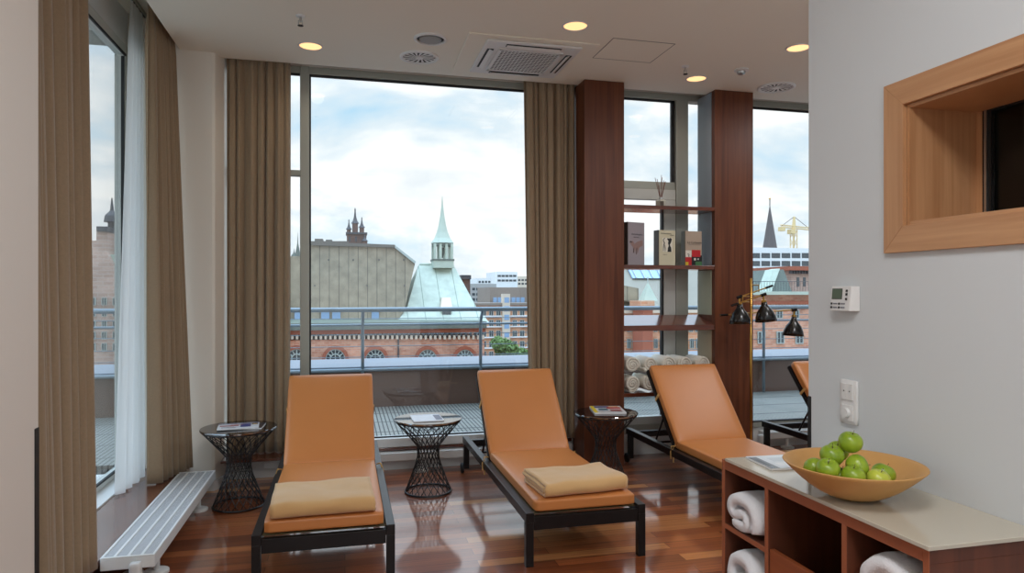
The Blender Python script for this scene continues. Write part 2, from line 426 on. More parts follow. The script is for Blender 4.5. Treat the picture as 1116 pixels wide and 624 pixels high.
# black edge guards on the two wall ends
tag(obj('corner_guard', bx(-.866, -.858, 2.205, 2.234, 0, 1.06), 'black', bevel=.002), kind='structure')
bpy.data.objects['corner_guard'].name = 'trim_1'
tag(obj('trim_2', bx(1.6975, 1.705, 2.207, 2.226, 0, 1.058), 'black', bevel=.002), kind='structure')

# sills
b = B(); box(b, -1.39, -1.12, 2.24, 5.338, .165, .19)
struct('trim_3', b, 'board', bevel=.003)
struct('trim_4', bx(-1.53, -1.39, 2.24, 5.338, .165, .2), 'white', bevel=.002)
struct('trim_5', bx(-.88, -.28, 5.30, 5.62, .2, .22), 'board', bevel=.003)
struct('trim_6', bx(-.28, 1.90, 5.57, 5.62, .165, .19), 'board', bevel=.002)
# curtain tracks
for k, (xx, nm) in enumerate(((-1.26, 'trim_7'), (-1.385, 'trim_8'))):
    b = B(); box(b, xx - .014, xx + .014, 2.24, 5.33, 3.405, 3.43, 0); box(b, xx - .004, xx + .004, 2.24, 5.33, 3.4035, 3.4055, 1)
    struct(nm, b, ['alu', 'black'])
struct('trim_9', bx(-.88, 6.9, 5.50, 5.53, 3.405, 3.43), 'alu')

# ------------------------------------------------------------------ windows
GY = 5.65
def window(n, parts, label=None):
    r = sroot('window_%d' % n, (0, 0, 0)); return r
# main window front: narrow light, post, big sliding pane
w = sroot('window_1')
b = B()
box(b, -.345, -.275, 5.60, 5.70, .19, 3.235)
obj('window_post', b, 'alu', w, bevel=.004)
b = B(); box(b, -.88, 1.99, 5.61, 5.70, 3.18, 3.235); box(b, -.88, -.345, 5.61, 5.70, .19, .27); box(b, -.88, -.345, 5.62, 5.69, 2.37, 2.415)
box(b, 1.90, 1.99, 5.61, 5.70, .19, 3.18); obj('window_frame', b, 'alu', w, bevel=.004)
obj('window_sill', bx(-.275, 1.90, 5.58, 5.71, .19, .262), 'white', w, bevel=.004)
b = B(); box(b, -.275, 1.90, 5.625, 5.645, 3.163, 3.18); box(b, -.275, -.263, 5.625, 5.645, .262, 3.163); box(b, 1.885, 1.90, 5.625, 5.645, .262, 3.163); box(b, -.275, 1.9, 5.625, 5.645, .262, .272)
obj('gasket', b, 'alu_d', w)
b = B(); box(b, -.88, -.345, 5.625, 5.64, 3.165, 3.18); obj('gasket', b, 'alu_d', w)
obj('glass_pane', bx(-.263, 1.885, 5.650, 5.655, .262, 3.163), 'glass', w)
obj('glass_pane', bx(-.88, -.345, 5.650, 5.655, .27, 2.37), 'glass', w)
obj('glass_pane', bx(-.88, -.345, 5.650, 5.655, 2.415, 3.165), 'glass', w)
# window behind the shelving
w = sroot('window_2')
b = B(); box(b, 1.99, 3.62, 5.60, 5.70, 3.18, 3.235); box(b, 2.90, 3.02, 5.59, 5.71, .19, 3.18); box(b, 1.99, 2.90, 5.61, 5.70, 2.37, 2.44)
box(b, 1.99, 3.62, 5.60, 5.70, .19, .27); box(b, 3.58, 3.66, 5.60, 5.70, .19, 3.235)
obj('window_frame', b, 'alu', w, bevel=.004)
b = B(); box(b, 1.99, 2.90, 5.60, 5.66, 2.275, 2.37); box(b, 2.785, 2.90, 5.60, 5.66, .27, 2.275); box(b, 1.99, 2.785, 5.6, 5.66, .27, .34)
obj('sash', b, 'alu_l', w, bevel=.006)
b = B(); box(b, 2.768, 2.786, 5.61, 5.65, .34, 2.275); box(b, 2.868, 2.90, 5.625, 5.65, 2.44, 3.18); box(b, 1.99, 2.9, 5.625, 5.65, 3.165, 3.18); obj('gasket', b, 'alu_d', w)
obj('glass_pane', bx(1.99, 2.785, 5.650, 5.655, .3, 2.28), 'glass', w)
obj('glass_pane', bx(1.99, 2.88, 5.652, 5.657, 2.44, 3.17), 'glass', w)
obj('glass_pane', bx(3.02, 3.60, 5.650, 5.655, .25, 3.18), 'glass', w)
# right window
w = sroot('window_3')
b = B(); box(b, 3.66, 7.0, 5.60, 5.70, 3.18, 3.235); box(b, 3.66, 7.0, 5.60, 5.70, .19, .24); box(b, 5.6, 5.7, 5.60, 5.70, .24, 3.18)
obj('window_frame', b, 'alu', w, bevel=.004)
b = B(); box(b, 3.66, 5.6, 5.625, 5.645, 3.163, 3.18); box(b, 3.66, 5.6, 5.6, 5.645, .238, .25); obj('gasket', b, 'alu_d', w)
obj('glass_pane', bx(3.66, 5.6, 5.650, 5.655, .24, 3.17), 'glass', w)
obj('glass_pane', bx(5.7, 7.0, 5.650, 5.655, .24, 3.17), 'glass', w)
# left window
w = sroot('window_4')
b = B(); box(b, -1.57, -1.50, 2.24, 5.34, 3.12, 3.19); box(b, -1.57, -1.5, 2.24, 2.3, .2, 3.12)
box(b, -1.57, -1.50, 5.285, 5.34, .2, 3.12); box(b, -1.56, -1.5, 2.3, 5.285, .2, .235)
obj('window_frame', b, 'alu_l', w, bevel=.004)
b = B(); box(b, -1.504, -1.492, 2.3, 5.28, 3.105, 3.12); box(b, -1.515, -1.498, 2.3, 5.28, .235, .247); box(b, -1.525, -1.505, 5.275, 5.285, .247, 3.105); obj('gasket', b, 'alu_d', w)
obj('glass_pane', bx(-1.535, -1.53, 2.3, 5.285, .235, 3.12), 'glass', w)
# sauna window in the right wall: wide light-wood casing, deep reveal, dark glass
w = sroot('window_5')
b = B(); FX = 1.685
OY, OZ0, OZ1 = 1.839, 1.574, 2.111
IY, IZ0, IZ1 = 1.761, 1.657, 2.033
def fr(bm, a, b2, c, d):  # mitred board on the wall face
    prism(bm, [(FX, *a), (FX, *b2), (FX, *c), (FX, *d)], (.02, 0, 0))
b = B(); fr(b, (OY, OZ0), (OY, OZ1), (IY, IZ1), (IY, IZ0)); obj('casing_upright', b, 'alder_v', w, bevel=.0015)
b = B(); fr(b, (OY, OZ1), (NY0 - .08, OZ1), (NY0, IZ1), (IY, IZ1)); obj('casing_head', b, 'alder', w, bevel=.0015)
b = B(); fr(b, (OY, OZ0), (IY, IZ0), (NY0, IZ0), (NY0 - .08, OZ0)); obj('casing_foot', b, 'alder', w, bevel=.0015)
b = B(); fr(b, (NY0, IZ0), (NY0, IZ1), (NY0 - .08, OZ1), (NY0 - .08, OZ0)); obj('casing_upright', b, 'alder_v', w, bevel=.0015)
b = B(); t = .012
box(b, 1.70, 1.99, IY - t, IY, IZ0, IZ1); box(b, 1.70, 1.99, NY0, NY0 + t, IZ0, IZ1)
obj('reveal_side', b, 'alder_v', w)
b = B(); box(b, 1.70, 1.99, NY0 + t, IY - t, IZ0, IZ0 + t); box(b, 1.70, 1.99, NY0 + t, IY - t, IZ1 - t, IZ1); obj('reveal', b, 'alder', w)
b = B(); box(b, 1.955, 1.965, IY - t - .02, IY - t, IZ0 + t, IZ1 - t); obj('bead', b, 'alder_v', w)
b = B(); box(b, 1.957, 1.97, IY - .06, IY - t - .02, IZ0 + t, IZ1 - t); box(b, 1.957, 1.97, NY0 + t, IY - .06, IZ0 + t, IZ0 + t + .006); box(b, 1.957, 1.97, NY0 + t, IY - .06, IZ1 - t - .006, IZ1 - t)
obj('seal', b, 'black', w)
b = B(); box(b, 1.953, 1.958, IY - .048, IY - .04, IZ0 + t, IZ1 - t); obj('steel_strip', b, 'chrome', w)
obj('glass_pane', bx(1.972, 1.977, NY0 + t, IY - .06, IZ0 + t, IZ1 - t), glass('sauna_glass', (.5, .5, .48)), w)

# ------------------------------------------------------------------ ceiling fittings
def downlight(x, y, label, power=4, col=(1, .86, .7)):
    t = thing('downlight', label, 'downlight', (x, y, ZC), group='warm round downlights in the ceiling')
    obj('trim_ring', lathe(B(), [(.088, 0), (.088, -.004), (.078, -.006), (.076, .0)], n=32), 'white_m', t, smooth=True)
    obj('reflector', lathe(B(), [(.076, -.001), (.07, -.0015), (.0, -.0015)], n=32), 'lamp', t)
    l = bpy.data.lights.new('downlight_bulb', 'SPOT'); l.energy = power; l.color = col; l.spot_size = math.radians(160); l.spot_blend = .8; l.shadow_soft_size = .06
    o = bpy.data.objects.new('downlight_bulb', l); C.objects.link(o); o.parent = t; o.location = (0, 0, -.02)
    return t
downlight(-.238, 5.035, 'glowing round downlight in the ceiling above the long brown curtain and left lounger')
downlight(1.471, 4.237, 'glowing round downlight in the ceiling beside the air conditioner')
downlight(3.156, 4.237, 'glowing round downlight half hidden by the edge of the grey wall')
downlight(2.799, 5.047, 'glowing round downlight between the two tall mahogany pillars')
def fill_lamp(x, y, label, power, r=.24):  # unseen lamps added to brighten the room
    t = thing('fill_lamp', label, 'added fill lamp', (x, y, ZC), group='flat round added fill lamps')
    obj('rim', lathe(B(), [(r + .012, 0), (r + .012, -.045), (r, -.048), (r, 0)], n=40), 'white_m', t)
    l = bpy.data.lights.new('fill_light', 'AREA'); l.shape = 'DISK'; l.size = r * 2; l.energy = power; l.color = (.97, .975, 1)
    o = bpy.data.objects.new('fill_light', l); C.objects.link(o); o.parent = t; o.location = (0, 0, -.045)
    return t
fill_lamp(2.92, 2.8, 'added fill lamp over the passage behind the grey wall', 17)
fill_lamp(4.27, 4.2, 'added fill lamp over the right lounger, behind the wall edge', 12)
fill_lamp(.35, .6, 'large added fill lamp in the anteroom nearest the grey wall end', 21, .42)
fill_lamp(.35, -1.2, 'added fill lamp at the rear of the anteroom', 24, .42)

def vent(name, x, y, r, label, slats=True):
    t = thing(name, label, 'ceiling vent', (x, y, ZC), group='round white ceiling vents')
    obj('ring', lathe(B(), [(r, 0), (r, -.008), (r * .86, -.014), (r * .82, -.006), (r * .82, -.001)], n=40), 'white', t, smooth=True)
    if slats:
        obj('backing', lathe(B(), [(r * .82, -.001), (0, -.001)], n=40), 'black', t)
        b = B()
        for k in range(16):
            a = 2 * PI * k / 16
            p = [Vector((rr * math.cos(a + da), rr * math.sin(a + da), z)) for rr, da, z in ((r * .2, 0, -.005), (r * .8, .35, -.005), (r * .8, .55, -.005), (r * .2, .2, -.005))]
            prism(b, p, (0, 0, .0015))
        obj('swirl_slats', b, 'white', t)
        obj('hub', lathe(B(), [(r * .2, -.001), (r * .2, -.012), (0, -.013)], n=20), 'white', t)
    else:
        obj('disc', lathe(B(), [(r * .66, -.001), (r * .66, -.012), (0, -.012)], n=40), plain('grey_disc', (150, 150, 146), .5), t)
        obj('backing', lathe(B(), [(r * .82, -.0008), (r * .66, -.0008)], n=40), 'black', t)
    return t
vent('ceiling_vent', .573, 4.691, .115, 'round flat disc vent in the ceiling, the one farther from the window', False)
vent('ceiling_vent', .538, 5.077, .145, 'round swirl vent in the ceiling close to the main window')
vent('ceiling_vent', 3.58, 5.096, .155, 'round swirl vent in the ceiling before the right-hand pillar')

# air conditioner cassette
CX, CY = 1.292, 4.90
struct('trim_10', prism(B(), [(.81, 4.50, 3.2), (1.745, 4.50, 3.2), (1.745, 5.30, 3.2), (.82, 5.30, 3.2)], (0, 0, -.012)), 'ceiling', bevel=.004)
t = thing('air_conditioner', 'white square ceiling air conditioner cassette with perforated intake grille', 'air conditioner', (CX, CY, 3.188))
h = .345
b = B()
pts = [(-h, -h), (h, -h), (h, h), (-h, h)]
prism(b, [(x, y, 0) for x, y in pts], (0, 0, -.018))
obj('cover_panel', b, 'white_m', t, bevel=.008)
for k in range(4):
    a = k * PI / 2; rm = Matrix.Rotation(a, 4, 'Z')
    b = B(); box(b, -.2, .2, -.315, -.268, -.0205, -.0175); b.transform(rm); obj('air_slot', b, 'black', t)
    b = B()
    hexa(b, [(-.195, -.300, -.0215), (.195, -.300, -.0215), (.195, -.272, -.034), (-.195, -.272, -.034), (-.195, -.298, -.0185), (.195, -.298, -.0185), (.195, -.269, -.031), (-.195, -.269, -.031)])
    b.transform(rm); obj('louvre', b, 'white_m', t)
b = B(); g = .215; box(b, -g, g, -g, g, -.0225, -.0175); obj('grille_back', b, 'black', t)
b = B()
for k in range(17): x = -g + k * g / 8; box(b, x - .0026, x + .0026, -g, g, -.028, -.0215)
for k in range(15): y = -g + k * 2 * g / 14; box(b, -g, g, y - .004, y + .004, -.0265, -.0218)
for q in (-1, 1):
    box(b, q * (g + .01) - .012, q * (g + .01) + .012, -g - .02, g + .02, -.029, -.018); box(b, -g - .02, g + .02, q * (g + .01) - .012, q * (g + .01) + .012, -.029, -.018)
obj('intake_grille', b, 'white_m', t)

def sprinkler(x, y, label):
    t = thing('sprinkler', label, 'sprinkler', (x, y, ZC), group='ceiling sprinklers')
    obj('rosette', lathe(B(), [(.03, 0), (.028, -.006), (.008, -.01), (0, -.01)], n=20), 'white_m', t, smooth=True)
    b = B(); tube(b, [(0, 0, -.005), (0, 0, -.04)], .007, 10); tube(b, [(-.012, 0, -.03), (-.012, 0, -.055), (0, 0, -.062)], .003, 6); tube(b, [(.012, 0, -.03), (.012, 0, -.055), (0, 0, -.062)], .003, 6)
    obj('body', b, 'chrome', t)
    obj('deflector', lathe(B(), [(0, -.06), (.018, -.062), (.018, -.064), (0, -.064)], n=14), 'black', t)
sprinkler(-.274, 4.50, 'small steel sprinkler head on the ceiling near the left downlight')
sprinkler(2.563, 4.791, 'small steel sprinkler head on the ceiling near the mahogany pillars')
t = thing('smoke_detector', 'small white smoke detector on the ceiling above the right pillar', 'smoke detector', (3.03, 4.76, ZC))
obj('base', lathe(B(), [(.055, 0), (.055, -.012), (.03, -.016), (0, -.016)], n=24), 'white_m', t)
obj('sensor', lathe(B(), [(.035, -.014), (.03, -.034), (.014, -.04), (0, -.04)], n=20), 'chrome', t)
b = B()
p = [Vector((1.75, 4.72, 3.2)), Vector((2.16, 4.78, 3.2)), Vector((2.30, 4.60, 3.2)), Vector((1.9, 4.5, 3.2))]
b = B(); box(b, 1.80, 2.26, 4.38, 4.78, 3.1985, 3.2005); struct('trim_11', b, 'ceiling', bevel=.001)
# a thin shadow gap round the hatch
b = B()
for a in ((1.796, 1.80, 4.376, 4.784), (2.26, 2.264, 4.376, 4.784), (1.80, 2.26, 4.376, 4.38), (1.80, 2.26, 4.78, 4.784)): box(b, *a, 3.1975, 3.2005)
struct('trim_12', b, plain('gap_grey', (120, 116, 110), .8))

# ------------------------------------------------------------------ radiators
def radiator(name, label, L, loc, rz, feet, valve=True, W=.235, dz=0):
    "long low radiator, local x across (0..W), local y along"
    t = thing(name, label, 'radiator', (loc[0], loc[1], dz), rz, group='low white radiators with perforated tops')
    b = B(); box(b, 0, W, 0, L, .14, .195); obj('casing', b, 'white', t, bevel=.004)
    rim = B(); box(rim, 0, .012, 0, L, .195, .2015); box(rim, W - .012, W, 0, L, .195, .2015); box(rim, .012, W - .012, 0, .015, .195, .2015); box(rim, .012, W - .012, L - .015, L, .195, .2015)
    for k in range(1, 4): x = W * k / 4; box(rim, x - .0065, x + .0065, .015, L - .015, .195, .2015)
    obj('rim', rim, 'white', t, bevel=.001)
    for k in range(4):
        x0 = .012 + k * (W - .012) / 4; b = B(); box(b, W * k / 4 + (.012 if k == 0 else .0065), W * (k + 1) / 4 - (.012 if k == 3 else .0065), .015, L - .015, .1945, .1985)
        obj('grille', b, 'perf', t)
    for fy in feet:
        f = obj('foot', lathe(B(), [(0, -dz), (.06, -dz), (.06, .012 - dz), (.045, .018 - dz), (.016, .02 - dz), (.016, .14), (0, .14)], (W * .72, fy, 0), n=24), 'white', t, smooth=False)
        obj('foot', lathe(B(), [(0, -dz), (.05, -dz), (.05, .012 - dz), (.035, .018 - dz), (.016, .02 - dz), (.016, .14), (0, .14)], (W * .25, fy, 0), n=24), 'white', t) if W > .2 else None
    if valve:
        b = B(); tube(b, [(W * .72, -.03, .0), (W * .72, -.03, .09)], .009, 10); tube(b, [(W * .5, -.03, .0), (W * .5, -.03, .09)], .009, 10)
        obj('pipe', b, 'white', t)
        b = rbox(.05, .045, .11, .01, c=(W * .68, -.028, .125), n=4); obj('valve', b, 'white_m', t, smooth=True)
    return t
M['perf'] = stripes('perforated_sheet', (70, 72, 76), (222, 224, 226), ['X', 'Y'], [.0035, .006], [.0, .45], .5, .02)
radiator('radiator', 'long white radiator with perforated top along the side window', 1.57, (-1.116, 3.55, 0), 0, (.3, 1.33))
# the one under the main window lies along x: rotate so local y runs along +x
r2 = radiator('radiator', 'long white radiator under the main window behind the loungers', 2.43, (-.60, 5.61, 0), -PI / 2, (.25, 1.2, 2.2), False, .115, -.042)
b = rbox(.05, .06, .09, .01, c=(.06, 2.46, .155), n=4); obj('valve', b, 'white_m', r2, smooth=True)
r3 = radiator('radiator', 'white radiator standing under the window behind the right lounger', 2.6, (3.75, 5.61, 0), -PI / 2, (.25, 1.3, 2.4), True, .115, -.042)

# ------------------------------------------------------------------ curtains
def curtain(name, label, bot, top, z0, z1, folds, amp, mat, seed=0, thick=.004, cat='curtain', nu=260, nv=36, group=None, pinch=.35, sharp=1.0):
    "cloth between a bottom and a top path (lists of x,y), with pleats"
    rr = random.Random(seed); bm = B()
    ph = [rr.uniform(-.9, .9) for _ in range(folds + 3)]; am = [rr.uniform(.5, 1.3) for _ in range(folds + 3)]
    cum = [0]
    for _ in range(folds): cum.append(cum[-1] + rr.uniform(.45, 1.6))
    cum = [c_ / cum[-1] for c_ in cum]
    def warp(u):
        for q in range(folds):
            if u <= cum[q + 1] + 1e-9: return q + (u - cum[q]) / (cum[q + 1] - cum[q])
        return folds
    def path(p, u):
        s = u * (len(p) - 1); i = min(int(s), len(p) - 2); f = s - i
        return Vector((p[i][0] * (1 - f) + p[i + 1][0] * f, p[i][1] * (1 - f) + p[i + 1][1] * f))
    rows = []
    for j in range(nv + 1):
        v = j / nv; row = []
        for i in range(nu + 1):
            u = i / nu
            pb, pt = path(bot, u), path(top, u)
            d = (path(top, min(1, u + .01)) - path(top, max(0, u - .01))).normalized(); nrm = Vector((-d.y, d.x))
            k = warp(u); ki = min(int(k), folds)
            wph = ph[ki] * (1 - (k - ki)) + ph[ki + 1] * (k - ki)
            wam = am[ki] * (1 - (k - ki)) + am[ki + 1] * (k - ki)
            s = math.sin(2 * PI * k + wph + .25 * math.sin(v * 3 + wph * 3))
            s2 = math.copysign(abs(s) ** (1 / sharp), s)
            fine = .22 * math.sin(2 * PI * k * 2.7 + 1.3 + v * 1.2) * (.4 + .6 * v)
            a = amp * wam * (1 - (1 - pinch) * max(0, (v - .93) / .07) ** .6 if v > .93 else 1) * (1 - .35 * v)
            p = pb * (1 - v) + pt * v + nrm * a * (s2 + fine) + d * (.35 * a * math.cos(2 * PI * k + wph))
            row.append(bm.verts.new((p.x, p.y, z0 + (z1 - z0) * v)))
        rows.append(row)
    for j in range(nv):
        for i in range(nu): bm.faces.new([rows[j][i], rows[j][i + 1], rows[j + 1][i + 1], rows[j + 1][i]])
    t = thing(name, label, cat, (bot[0][0], bot[0][1], z0), group=group)
    o = obj('curtain_cloth', bm, mat, t, smooth=True, world=True, solid=thick)
    return t
GC = 'brown floor-length curtains'
c1 = curtain('curtain', 'brown pleated curtain beside the near end of the side window', [(-1.20, 2.55), (-1.16, 3.0), (-1.145, 3.45)], [(-1.24, 2.55), (-1.22, 3.0), (-1.22, 3.58)], .197, 3.40, 13, .046, 'curtain', 3, group=GC)
c2 = curtain('curtain', 'brown pleated curtain at the far end of the side window against the pier', [(-1.215, 4.85), (-1.16, 5.05), (-1.085, 5.275)], [(-1.25, 4.90), (-1.235, 5.08), (-1.20, 5.285)], .197, 3.40, 7, .042, 'curtain', 5, group=GC)
c3 = curtain('curtain', 'wide brown pleated curtain between the corner pier and the main window', [(-.872, 5.505), (-.43, 5.505)], [(-.876, 5.52), (-.42, 5.52)], .225, 3.40, 7, .035, 'curtain', 11, group=GC)
c4 = curtain('curtain', 'narrow brown pleated curtain beside the left mahogany pillar', [(1.50, 5.52), (1.885, 5.52)], [(1.45, 5.52), (1.90, 5.52)], .21, 3.40, 7, .034, 'curtain', 17, group=GC)
curtain('sheer_curtain', 'white sheer curtain gathered between side window and brown curtain', [(-1.355, 4.62), (-1.34, 4.86), (-1.33, 5.08)], [(-1.385, 5.0), (-1.385, 5.12), (-1.385, 5.26)], .203, 3.40, 5, .03, 'sheer', 23, thick=0)

# ------------------------------------------------------------------ loungers
def lounger(label, loc, foot_y=0, ang=51, group='tan and black sun loungers'):
    "local origin: front-left foot corner on the floor; x to the right 0..0.68, y to the back 0..2.0"
    W, L, ZT = .68, 1.985, .285
    t = thing('sun_lounger', label, 'sun lounger', loc, 0, group)
    for x in (0, W - .045):
        b = B(); box(b, x, x + .045, .0, L, ZT - .052, ZT); obj('side_rail', b, 'frame', t, bevel=.003)
    b = B(); box(b, .045, W - .045, .003, .035, .192, .262); obj('front_rail', b, 'frame', t, bevel=.002)
    b = B(); box(b, .045, W - .045, L - .06, L - .02, .21, .26); obj('rear_rail', b, 'frame', t, bevel=.002)
    for x in (0, W - .042):
        b = B(); box(b, x, x + .042, 0, .042, 0, ZT - .052); obj('leg', b, 'frame', t, bevel=.002)
        b = B(); box(b, x, x + .042, L - .07, L - .03, 0.035, ZT - .052); obj('leg', b, 'frame', t, bevel=.002)
    for x, s in ((-.012, -1), (W + .012, 1)):
        b = B(); lathe(b, [(0, -.011), (.036, -.011), (.04, -.007), (.04, .007), (.036, .011), (0, .011)], n=24)
        b.transform(Matrix.Translation((x, L - .05, .04)) @ Matrix.Rotation(PI / 2, 4, 'Y')); obj('wheel', b, 'wheel', t, smooth=False)
    hy = 1.16                                      # hinge
    b = B(); box(b, .047, W - .047, .04, hy, ZT - .018, ZT - .012)
    obj('sling', b, 'sling', t)
    b = B()
    for k in range(5): y = .12 + k * .24; box(b, .045, W - .045, y, y + .03, ZT - .045, ZT - .02)
    obj('slat', b, 'frame', t)
    # seat cushion
    sc = rbox(.575, hy + .03, .062, .014, puff=.006, n=12, c=(W / 2, .018 + (hy + .03) / 2, ZT + .026))
    obj('seat_cushion', sc, 'cush', t, smooth=True)
    # backrest: built flat along +y then tilted about the hinge
    A = Matrix.Translation((0, hy + .01, ZT + .005)) @ Matrix.Rotation(math.radians(ang), 4, 'X')
    BL = .72
    b = B()
    for x in (.048, W - .048 - .028): box(b, x, x + .028, 0, BL, -.045, -.01)
    box(b, .076, W - .076, BL - .035, BL, -.045, -.01); box(b, .076, W - .076, 0, .03, -.045, -.01); box(b, .076, W - .076, .3, .33, -.045, -.01)
    b.transform(A); obj('backrest_frame', b, 'frame', t, bevel=.002)
    b = B(); box(b, .07, W - .07, .02, BL - .02, -.012, -.006); b.transform(A); obj('backrest_sling', b, 'sling', t)
    b = rbox(.58, BL + .0, .058, .014, puff=.006, n=12, c=(W / 2, BL / 2 + .0, .027)); b.transform(A); bc = obj('back_cushion', b, 'cush', t, smooth=True)
    # tie tapes
    for x, x2 in ((.044, .046), (W - .048, W - .1)):
        b = B(); box(b, x, x + .005, .44, .463, -.05, .03); box(b, x2, x2 + .055, .44, .463, -.05, -.046)
        b.transform(A); obj('tape', b, 'piping', bc)
    for sx, x in ((-1, .04), (1, W - .04)):
        b = B(); y = hy - .0
        tube(b, [(x, y, ZT + .02), (x + sx * .02, y - .03, ZT + .035), (x + sx * .035, y - .02, ZT + .0), (x + sx * .03, y - .03, ZT - .05), (x + sx * .035, y - .035, ZT - .09)], .004, 6)
        tube(b, [(x, y, ZT + .02), (x + sx * .028, y + .01, ZT + .02), (x + sx * .045, y - .01, ZT - .02), (x + sx * .04, y - .005, ZT - .07)], .004, 6)
        obj('tie', b, 'piping', bc)
    # support strut behind the backrest
    p = A @ Vector((0, .33, -.045))
    b = B()
    for x in (.09, W - .09): tube(b, [(x, p.y, p.z), (x, L - .38, ZT - .05)], .008, 8)
    tube(b, [(.05, L - .38, ZT - .05), (W - .05, L - .38, ZT - .05)], .008, 8)
    obj('strut', b, 'frame', t)
    return t
L1 = lounger('tan sun lounger with a folded blanket, nearest the side window', (-.436, 3.45, 0), ang=48)
L2 = lounger('tan sun lounger with a folded blanket in the middle of the room', (.925, 3.45, 0), ang=48)
L3 = lounger('tan sun lounger without a blanket in front of the shelving', (2.345, 3.45, 0), ang=48)
L4 = lounger('tan sun lounger mostly hidden behind the edge of the grey wall', (3.665, 3.45, 0), ang=48)

# folded blankets: a cloth folded over and over, its cross-section runs along x
def blanket(label, loc, W, D, T, layers, rz, seed, flip=1):
    rr = random.Random(seed); th = T / layers; rr_off = [rr.uniform(-.004, .012) for _ in range(4)]
    t_ = thing('folded_blanket', label, 'blanket', loc, rz, group='folded camel blankets')
    # centre line of the folded cloth in depth (front = negative) and height: an outer wrap round an inner fold
    F_, K_ = -D / 2, D / 2
    def lay(z, a, c_, n_=12): return [(a + (c_ - a) * i / n_, z) for i in range(n_ + 1)]
    def turn(y_, z0_, z1_, side, rx, n_=5): return [(y_ + side * rx * math.sin(PI * k / (n_ + 1)), z0_ + (z1_ - z0_) * (1 - math.cos(PI * k / (n_ + 1))) / 2) for k in range(1, n_ + 1)]
    z_ = [th * (k + .5) for k in range(4)]
    cl = lay(z_[0], K_ - .02, F_ + .022) + turn(F_ + .022, z_[0], z_[3], -1, .022, 9) + lay(z_[3], F_ + .022, K_ - .012) + turn(K_ - .012, z_[3], z_[2], 1, th * .5)
    cl += lay(z_[2], K_ - .012, F_ + .035) + turn(F_ + .035, z_[2], z_[1], -1, th * .5) + lay(z_[1], F_ + .035, K_ - .03)
    h = th * .44; up, dn = [], []
    for i, (x, z) in enumerate(cl):
        a = Vector(cl[max(0, i - 1)]); c = Vector(cl[min(len(cl) - 1, i + 1)]); d = (c - a).normalized(); n = Vector((-d.y, d.x)) * h
        up.append((x + n.x, z + n.y)); dn.append((x - n.x, z - n.y))
    prof = up + dn[::-1]
    bm = B(); rows = []; NY = 24
    for j in range(NY + 1):
        v = -1 + 2 * j / NY; row = []
        for (y, z) in prof:
            k = z / T
            off = rr_off[min(3, int(k * 4))] if v < 0 else rr_off[min(3, int(k * 4))] * .3
            x = W / 2 * v + (off if abs(v) > .9 else 0)
            nz = noise.noise(Vector((x * 5 + seed, y * 5, 0))) * .014 * k + noise.noise(Vector((x * 14 + seed, y * 12, 3))) * .004 * k - .006 * k * (1 - abs(v)) 
            yy = y + noise.noise(Vector((x * 7, z * 20, seed))) * .008
            row.append(bm.verts.new((x * flip, yy, max(.001, z + nz))))
        rows.append(row)
    n = len(prof)
    for j in range(NY):
        for i in range(n): bm.faces.new([rows[j][i], rows[j][(i + 1) % n], rows[j + 1][(i + 1) % n], rows[j + 1][i]])
    m = len(up)
    for row in (rows[0], rows[-1]):
        for i in range(m - 1): bm.faces.new([row[i], row[i + 1], row[n - 2 - i], row[n - 1 - i]])
    obj('blanket_cloth', bm, 'blanket', t_, smooth=True)
    return t_
ZB = .285 + .026 + .031 + .008
blanket('folded camel blanket on the lounger nearest the side window', (-.105, 3.66, ZB), .50, .40, .078, 4, .03, 3, -1)
blanket('folded camel blanket on the lounger in the middle of the room', (1.265, 3.67, ZB), .49, .36, .075, 4, .08, 9, 1)

# ------------------------------------------------------------------ wire side tables
def side_table(label, loc):
    t = thing('side_table', label, 'side table', loc, 0, group='round black wire side tables')
    n = 20; RT, RW, RB = .232, .078, .165
    obj('rim_ring', tube(B(), [(RT * math.cos(a), RT * math.sin(a), .515) for a in [2 * PI * k / 48 for k in range(48)]], .006, 8, closed=True), 'wire', t, smooth=True)
    obj('base_ring', tube(B(), [(RB * math.cos(a), RB * math.sin(a), .008) for a in [2 * PI * k / 48 for k in range(48)]], .007, 8, closed=True), 'wire', t, smooth=True)
    b = B()
    for s in (1, -1):
        for k in range(n):
            a0 = 2 * PI * k / n; pts = []
            for i in range(15):
                f = i / 14; z = .513 - f * .503
                # three straight-ish runs: flare in, waist, flare out
                if z > .33: g = (z - .33) / .183; r = RW + (RT - RW) * g ** 1.05
                elif z > .25: r = RW
                else: g = (.25 - z) / .24; r = RW + (RB - RW) * g ** 1.1
                pts.append((r * math.cos(a0 + s * f * 2.0), r * math.sin(a0 + s * f * 2.0), z))
            tube(b, pts, .0028, 5)
    obj('wire_cage', b, 'wire', t, smooth=True)
    obj('table_top', lathe(B(), [(0, .520), (.243, .520), (.245, .523), (.245, .530), (.243, .533), (0, .533)], n=64), 'smoked', t)
    return t
side_table('black wire side table before the corner pier with a magazine', (-.70, 4.925, 0))
T2 = side_table('black wire side table between the left and middle loungers', (.588, 4.945, 0))
side_table('black wire side table standing by the left mahogany pillar', (1.935, 4.87, 0))

